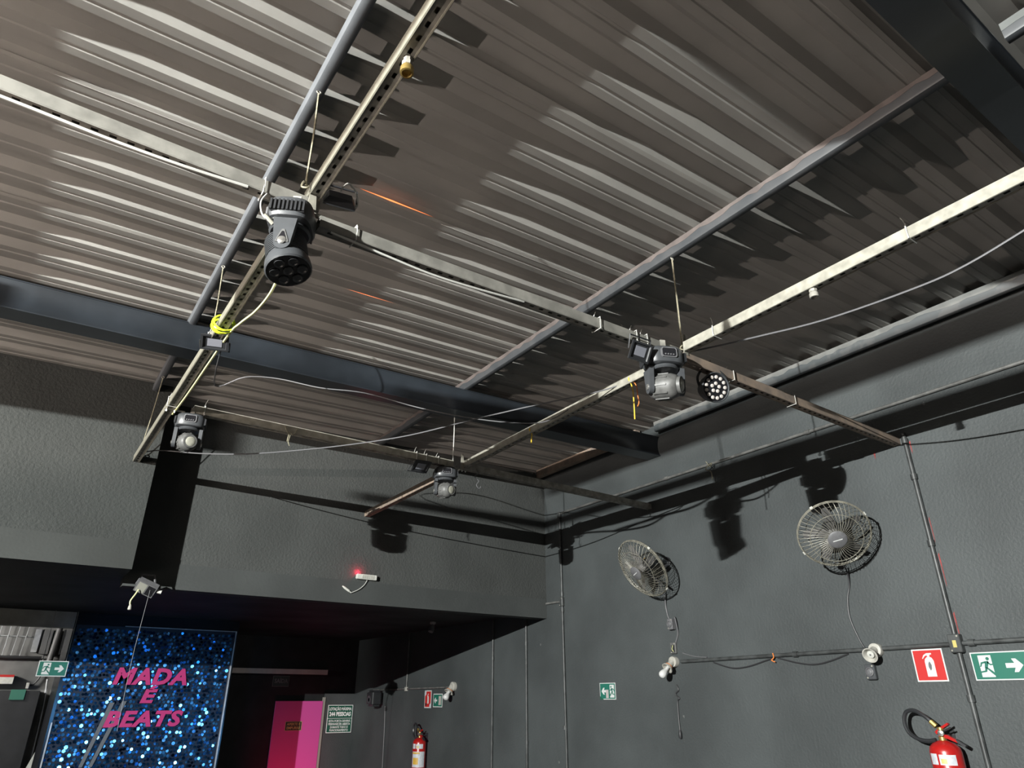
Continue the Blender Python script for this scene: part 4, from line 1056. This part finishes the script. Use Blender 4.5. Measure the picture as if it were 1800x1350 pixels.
t = sign('exit_sign', 'green exit sign with right arrow over the bar left of the sequin panel', W(0.452, 8.6, 0.263), BACK, 0.252, 0.143, 'signgreen', 0.008)
layer(t, 'doorway', [rect(-0.085, -0.020, -0.054, 0.054)], 'signwhite')
layer(t, 'running_figure', runner(0.10, -0.052, 0.0), 'signgreen', 0.0045, 0.005)
layer(t, 'arrow', arrow(0.058, 0.0, 0.08), 'signwhite')
bm = BM(); tube(bm, [Vector((-0.10, 0.0725, -0.002)), Vector((-0.10, 0.546, -0.002))], 0.003, 5); tube(bm, [Vector((0.10, 0.0725, -0.002)), Vector((0.10, 0.546, -0.002))], 0.003, 5)
link_obj('hanging_wire', bm, 'galv', t, True)

# ------------------------------------------------------------------ extinguishers
def extinguisher(c, top, label, hose_side=1, k=1.0):
    """c = (x, y) of the axis, top = z of the body shoulder top"""
    x, y = c
    t = thing('fire_extinguisher', label, 'fire extinguisher', W(x, y, top-0.46))
    T = Matrix.Translation(W(x, y, top))
    r = 0.080*k
    bm = BM(); lathe(bm, [(r*0.9, -0.46), (r, -0.45), (r, -0.045), (r*0.93, -0.022), (r*0.70, -0.004), (0.030, 0.008), (0.022, 0.012)], 30, T); link_obj('cylinder', bm, 'red', t, smooth=True)
    bm = BM(); lathe(bm, [(0.020, 0.010), (0.020, 0.028), (0.014, 0.032), (0.014, 0.062), (0.018, 0.064), (0.018, 0.075), (0.008, 0.078)], 14, T); link_obj('valve', bm, 'brass', t, smooth=True)
    f = lambda u, v, n: W(x+n, y-u, top+v)
    bm = BM(); prism(bm, [(-0.012, 0.040), (0.030, 0.040), (0.085, 0.010), (0.082, 0.000), (0.025, 0.022), (-0.012, 0.026)], -0.011, 0.011, f); lv = link_obj('handle', bm, 'red', t)
    bm = BM(); prism(bm, [(0.070, 0.020), (0.088, 0.012), (0.118, -0.008), (0.112, -0.018), (0.080, 0.0)], -0.012, 0.012, f); link_obj('grip', bm, 'cable_b', lv)
    bm = BM(); prism(bm, [(-0.030, 0.052), (-0.010, 0.070), (0.048, 0.100), (0.052, 0.090), (0.0, 0.060), (-0.022, 0.040)], -0.011, 0.011, f); link_obj('lever', bm, 'red', t)
    bm = BM(); tube(bm, [W(x, y, top+0.052), W(x-0.01, y-0.060, top+0.075)], 0.005, 6); link_obj('safety_pin', bm, 'cable_b', t)
    bm = BM(); lathe(bm, [(0.016, 0), (0.016, 0.010), (0.012, 0.012)], 12, axis_mtx(W(x-0.016, y-0.006, top+0.048), (-1, -0.2, 0))); link_obj('gauge', bm, 'chrome', t, smooth=True)
    # hose: loop out to the side and back
    hp = [W(x-0.01, y+0.015, top+0.080), W(x-0.01, y+0.06, top+0.125), W(x+0.0, y+0.12, top+0.158), W(x+0.01, y+0.175, top+0.150), W(x+0.012, y+0.198, top+0.10), W(x+0.01, y+0.185, top+0.045), W(x, y+0.14, top+0.015), W(x-0.01, y+0.08, top+0.005), W(x-0.015, y+0.03, top+0.012)]
    bm = BM(); tube(bm, smoothpts(hp, 5), 0.011, 8); link_obj('hose', bm, 'bk', t, smooth=True)
    bm = BM(); tube(bm, [hp[0], hp[0].lerp(hp[1], 0.55)], 0.014, 8); link_obj('hose_ferrule', bm, 'brass', t, smooth=True)
    # labels wrapped round the body, facing the camera
    ang0 = math.atan2(-y, -x)
    def wrap(a0, a1, z0, z1, m, name, rr=0.0008):
        bm = BM(); n = 8
        A = [bm.verts.new(W(x+(r+rr)*math.cos(a0+(a1-a0)*i/n), y+(r+rr)*math.sin(a0+(a1-a0)*i/n), top+z0)) for i in range(n+1)]
        B = [bm.verts.new(W(x+(r+rr)*math.cos(a0+(a1-a0)*i/n), y+(r+rr)*math.sin(a0+(a1-a0)*i/n), top+z1)) for i in range(n+1)]
        for i in range(n): bm.faces.new((A[i], A[i+1], B[i+1], B[i]))
        return link_obj(name, bm, m, t)
    wrap(ang0-1.2, ang0-0.62, -0.105, -0.052, 'paper', 'label')
    wrap(ang0-0.50, ang0+0.55, -0.105, -0.055, 'paper', 'label')
    wrap(ang0-0.40, ang0-0.05, -0.098, -0.075, 'gold', 'label', 0.0014)
    wrap(ang0-1.2, ang0+0.9, -0.30, -0.135, 'paper', 'label')
    wrap(ang0-1.15, ang0+0.1, -0.16, -0.142, 'labyel', 'label', 0.0014)
    wrap(ang0-1.0, ang0-0.1, -0.27, -0.20, 'labyel', 'label', 0.0014)
    bm = BM(); wbox(XR-0.004, XR, y-0.02, y+0.02, top-0.02, top+0.06, bm); tube(bm, [W(XR, y, top+0.035), W(x, y, top+0.035)], 0.005, 6); link_obj('wall_hook', bm, 'bk', t)
    return t
extinguisher((4.39, 2.105), -0.222, 'near red fire extinguisher with a looping black hose at lower right')
extinguisher((4.40, 8.23), -0.445, 'far red fire extinguisher in the recess below the small signs')

# ------------------------------------------------------------------ back wall items
em = thing('emergency_light', 'small white emergency light with a red indicator on the black bulkhead', 'emergency light', W(2.475, YB-0.004, 0.969))
bm = wbox(2.385, 2.575, YB-0.040, YB-0.004, 0.948, 0.990); bmesh.ops.bevel(bm, geom=bm.edges[:], offset=0.005, segments=2, affect='EDGES'); link_obj('case', bm, 'white', em)
for i in range(9):
    link_obj('rib', wbox(2.435+0.013*i, 2.441+0.013*i, YB-0.043, YB-0.040, 0.954, 0.984), 'ivory', em)
bm = BM(); lathe(bm, [(0.006, 0), (0.006, 0.004), (0.003, 0.006)], 8, axis_mtx(W(2.402, YB-0.012, 0.990), (0, 0, 1))); link_obj('indicator', bm, 'redled', em)
cable('cord', [W(2.495, YB-0.012, 0.948), W(2.47, YB-0.016, 0.905), W(2.42, YB-0.016, 0.86), W(2.355, YB-0.014, 0.828)], 0.0035, 'cable_w', 'thin white lead bending down from the emergency light', 'cord')
bm = BM(); tube(bm, [W(2.355, YB-0.014, 0.828), W(2.338, YB-0.014, 0.838), W(2.336, YB-0.014, 0.840), W(2.29, YB-0.014, 0.866), W(2.27, YB-0.014, 0.878)], 0.01, 8, radii=[0.005, 0.006, 0.010, 0.010, 0.005]); solo('cable_plug', bm, 'white', 'white connector at the end of the emergency light lead', 'plug', smooth=True)
pl = bpy.data.lights.new('indicator_glow', 'POINT'); pl.energy = 0.6; pl.color = (1, 0.03, 0.08); pl.shadow_soft_size = 0.006
po = bpy.data.objects.new('indicator_glow', pl); C.objects.link(po); po.location = W(2.402, YB-0.022, 1.005)

# floodlight under the step with its leads
fl = thing('gray_floodlight', 'gray floodlight under the step between the two upper wall parts', 'floodlight', W(0.735, 5.62, 0.745))
c0 = W(0.735, 5.62, 0.712); ax = Vector((-0.30, -0.62, -0.72)).normalized(); uu = (Vector((0.9, 0.3, 0.1)) - ax*ax.dot(Vector((0.9, 0.3, 0.1)))).normalized(); vv = ax.cross(uu)
f = lambda p, q, n: c0 + uu*p + vv*q + ax*n
bm = BM()
for (a0, a1, b0, b1, n0, n1) in ((-0.068, 0.068, -0.05, 0.05, -0.03, 0.012),):
    prism(bm, rect(a0, a1, b0, b1), n0, n1, f)
link_obj('housing', bm, 'grayplastic', fl)
for i, (p0, p1) in enumerate(((-0.060, 0.000), (0.008, 0.060))):
    bm = BM(); prism(bm, rect(p0, p1, -0.042, 0.042), 0.012, 0.0135, f); link_obj('lamp_window', bm, 'frame_g' if i == 0 else 'lensdark', fl)
bm = BM(); tube(bm, [f(-0.072, 0, 0), W(0.70, 5.66, 0.81), W(0.78, 5.66, 0.81), f(0.072, 0, 0)], 0.008, 5); link_obj('bracket', bm, 'grayplastic', fl)
bm = BM(); tube(bm, [f(0.075, 0.01, -0.01), f(0.105, 0.015, -0.012)], 0.014, 10); link_obj('gland', bm, 'white', fl, smooth=True)
cable('cord', [W(0.69, 5.62, 0.70), W(0.675, 5.62, 0.665), W(0.655, 5.62, 0.62), W(0.66, 5.62, 0.585)], 0.005, 'yelcable', 'short yellow lead below the gray floodlight', 'cord')
bm = BM(); lathe(bm, [(0.005, 0.012), (0.010, 0.0), (0.013, -0.022), (0.008, -0.026)], 10, Matrix.Translation(W(0.66, 5.62, 0.585))); solo('cable_plug', bm, 'ivory', 'cream plug on the yellow lead below the gray floodlight', 'plug', smooth=True)
cable('wire', [W(0.762, 5.60, 0.705), W(0.755, 5.62, 0.5), W(0.745, 5.62, 0.2), W(0.75, 5.62, -0.2)], 0.0016, 'cable_g', 'thin pale wire hanging from the gray floodlight over the sequin panel', 'wire')

# wall speaker in the recess
sp = thing('wall_speaker', 'small black speaker on the right wall at the end of the recess', 'speaker', W(XR, 9.58, 0.0))
bm = wbox(4.30, 4.46, 9.48, 9.68, -0.105, 0.10); bmesh.ops.bevel(bm, geom=bm.edges[:], offset=0.03, segments=3, affect='EDGES'); link_obj('cabinet', bm, 'bk', sp, smooth=True)
bm = BM(); lathe(bm, [(0.055, 0), (0.05, 0.004), (0.01, -0.002)], 18, axis_mtx(W(4.30, 9.58, -0.02), (-1, 0, 0))); link_obj('cone', bm, 'bkgray', sp, smooth=True)
bm = BM(); tube(bm, [W(4.46, 9.58, 0.0), W(XR, 9.58, 0.0)], 0.02, 8); link_obj('bracket', bm, 'bk', sp)
cable('cord', [W(4.49, 9.45, -0.10), W(4.49, 9.42, -0.4), W(4.49, 9.40, -0.85)], 0.006, 'cable_g', 'thin cord dropping from the recess wall speaker', 'cord')
# small fittings on the dark soffit
def soffit_lamp(x, y, label, k=1.0):
    t = thing('soffit_fitting', label, 'fitting', W(x, y, ZS))
    bm = BM(); lathe(bm, [(0.035*k, 0.0), (0.035*k, -0.02), (0.02*k, -0.03)], 14, Matrix.Translation(W(x, y, ZS))); link_obj('rose', bm, 'trimgray', t, smooth=True)
    bm = BM(); lathe(bm, [(0.02*k, 0.0), (0.035*k, 0.05*k), (0.03*k, 0.09*k)], 14, axis_mtx(W(x, y, ZS-0.03), (-0.4, -0.2, -1))); link_obj('shade', bm, 'grayplastic', t, smooth=True)
soffit_lamp(4.05, 7.4, 'small spotlight under the dark soffit near the right wall', 1.0)
solo('vent_strip', wbox(4.28, 4.42, 6.0, 6.05, ZS-0.02, ZS), 'trimgray', 'short pale strip under the soffit at the corner', 'strip')

# ------------------------------------------------------------------ out of frame on the left: the floodlight and things added to shape the light
dk = solo('bounce_deck', wbox(-6.59, -2.6, -3.5, 5.2, -0.42, -0.30), 'deck', 'brown deck added out of view to bounce light onto the roof', 'deck')  # unseen surface added to bounce the floodlight upward
ff = thing('floodlight', 'white floodlight on the left wall side lighting the room', 'floodlight', W(LX-0.06, LY, LZ))
dirv = Vector((9.2, 4.2, -0.42)).normalized()
c0 = W(LX, LY, LZ) - dirv*0.02
mm = axis_mtx(c0, dirv)
bm = BM(); prism(bm, rect(-0.10, 0.10, -0.08, 0.08), -0.05, 0.0, lambda u, v, n: mm @ Vector((u, v, n))); link_obj('housing', bm, 'bk', ff)
bm = BM(); tube(bm, [mm @ Vector((0, 0, -0.05)), W(-6.6, LY-0.6, LZ)], 0.02, 8); link_obj('arm', bm, 'bk', ff)
bx_ = thing('shade_box', 'unseen black box added to shade the upper left wall', 'box', W(-3.42, 1.75, 1.685))  # unseen blocker added to darken the top of the left wall
link_obj('case', wbox(-3.50, -3.36, 1.52, 2.06, 1.685, 1.792), 'bk', bx_)
for yy_ in (1.58, 1.98):
    bm = BM(); tube(bm, [W(-3.43, yy_, 1.79), W(-3.43, yy_, 2.06)], 0.004, 5); link_obj('rod', bm, 'galv_dark', bx_)
up_ = thing('bounce_uplight', 'unseen strip and black flap added to send warm bounce light onto the roof', 'strip light', W(-6.3, 1.6, -0.30))
link_obj('flap', wbox(-6.056, -6.05, -0.6, 3.8, -0.30, 0.487), 'bk', up_)  # added to keep the bounce light off the walls
link_obj('stand', wbox(-6.36, -6.32, -0.2, 3.4, -0.30, 0.47), 'bk', up_)
GROUPS = {'grid_bar': 'bars of the lighting grid', 'moving_head': 'moving heads hung on the grid', 'cable_tie': 'cable ties on the grid bars',
          'wall_fan': 'wall fans', 'conduit': 'conduits on the right wall', 'hanger_rope': 'ropes holding the grid', 'exit_sign': 'green exit signs',
          'extinguisher_sign': 'red extinguisher signs', 'fire_extinguisher': 'red fire extinguishers', 'lamp_holder': 'white lamp holders',
          'junction_box': 'boxes on the conduits', 'purlin': 'purlins under the roof', 'roof_girder': 'roof girders', 'mini_floodlight': 'small black floodlights',
          'corner_plate': 'corner plates of the grid', 'pipe_fitting': 'pipe fittings under the bars', 'door_notice': 'notices at the pink door',
          'cable_plug': 'loose cable plugs', 'string': 'loose strings', 'cord': 'wall cords', 'cable': 'grid cables'}
for o in bpy.data.objects:
    k_ = o.name.split('.')[0]
    if o.parent is None and k_ in GROUPS and 'category' in o: o['group'] = GROUPS[k_]
bpy.context.view_layer.update()
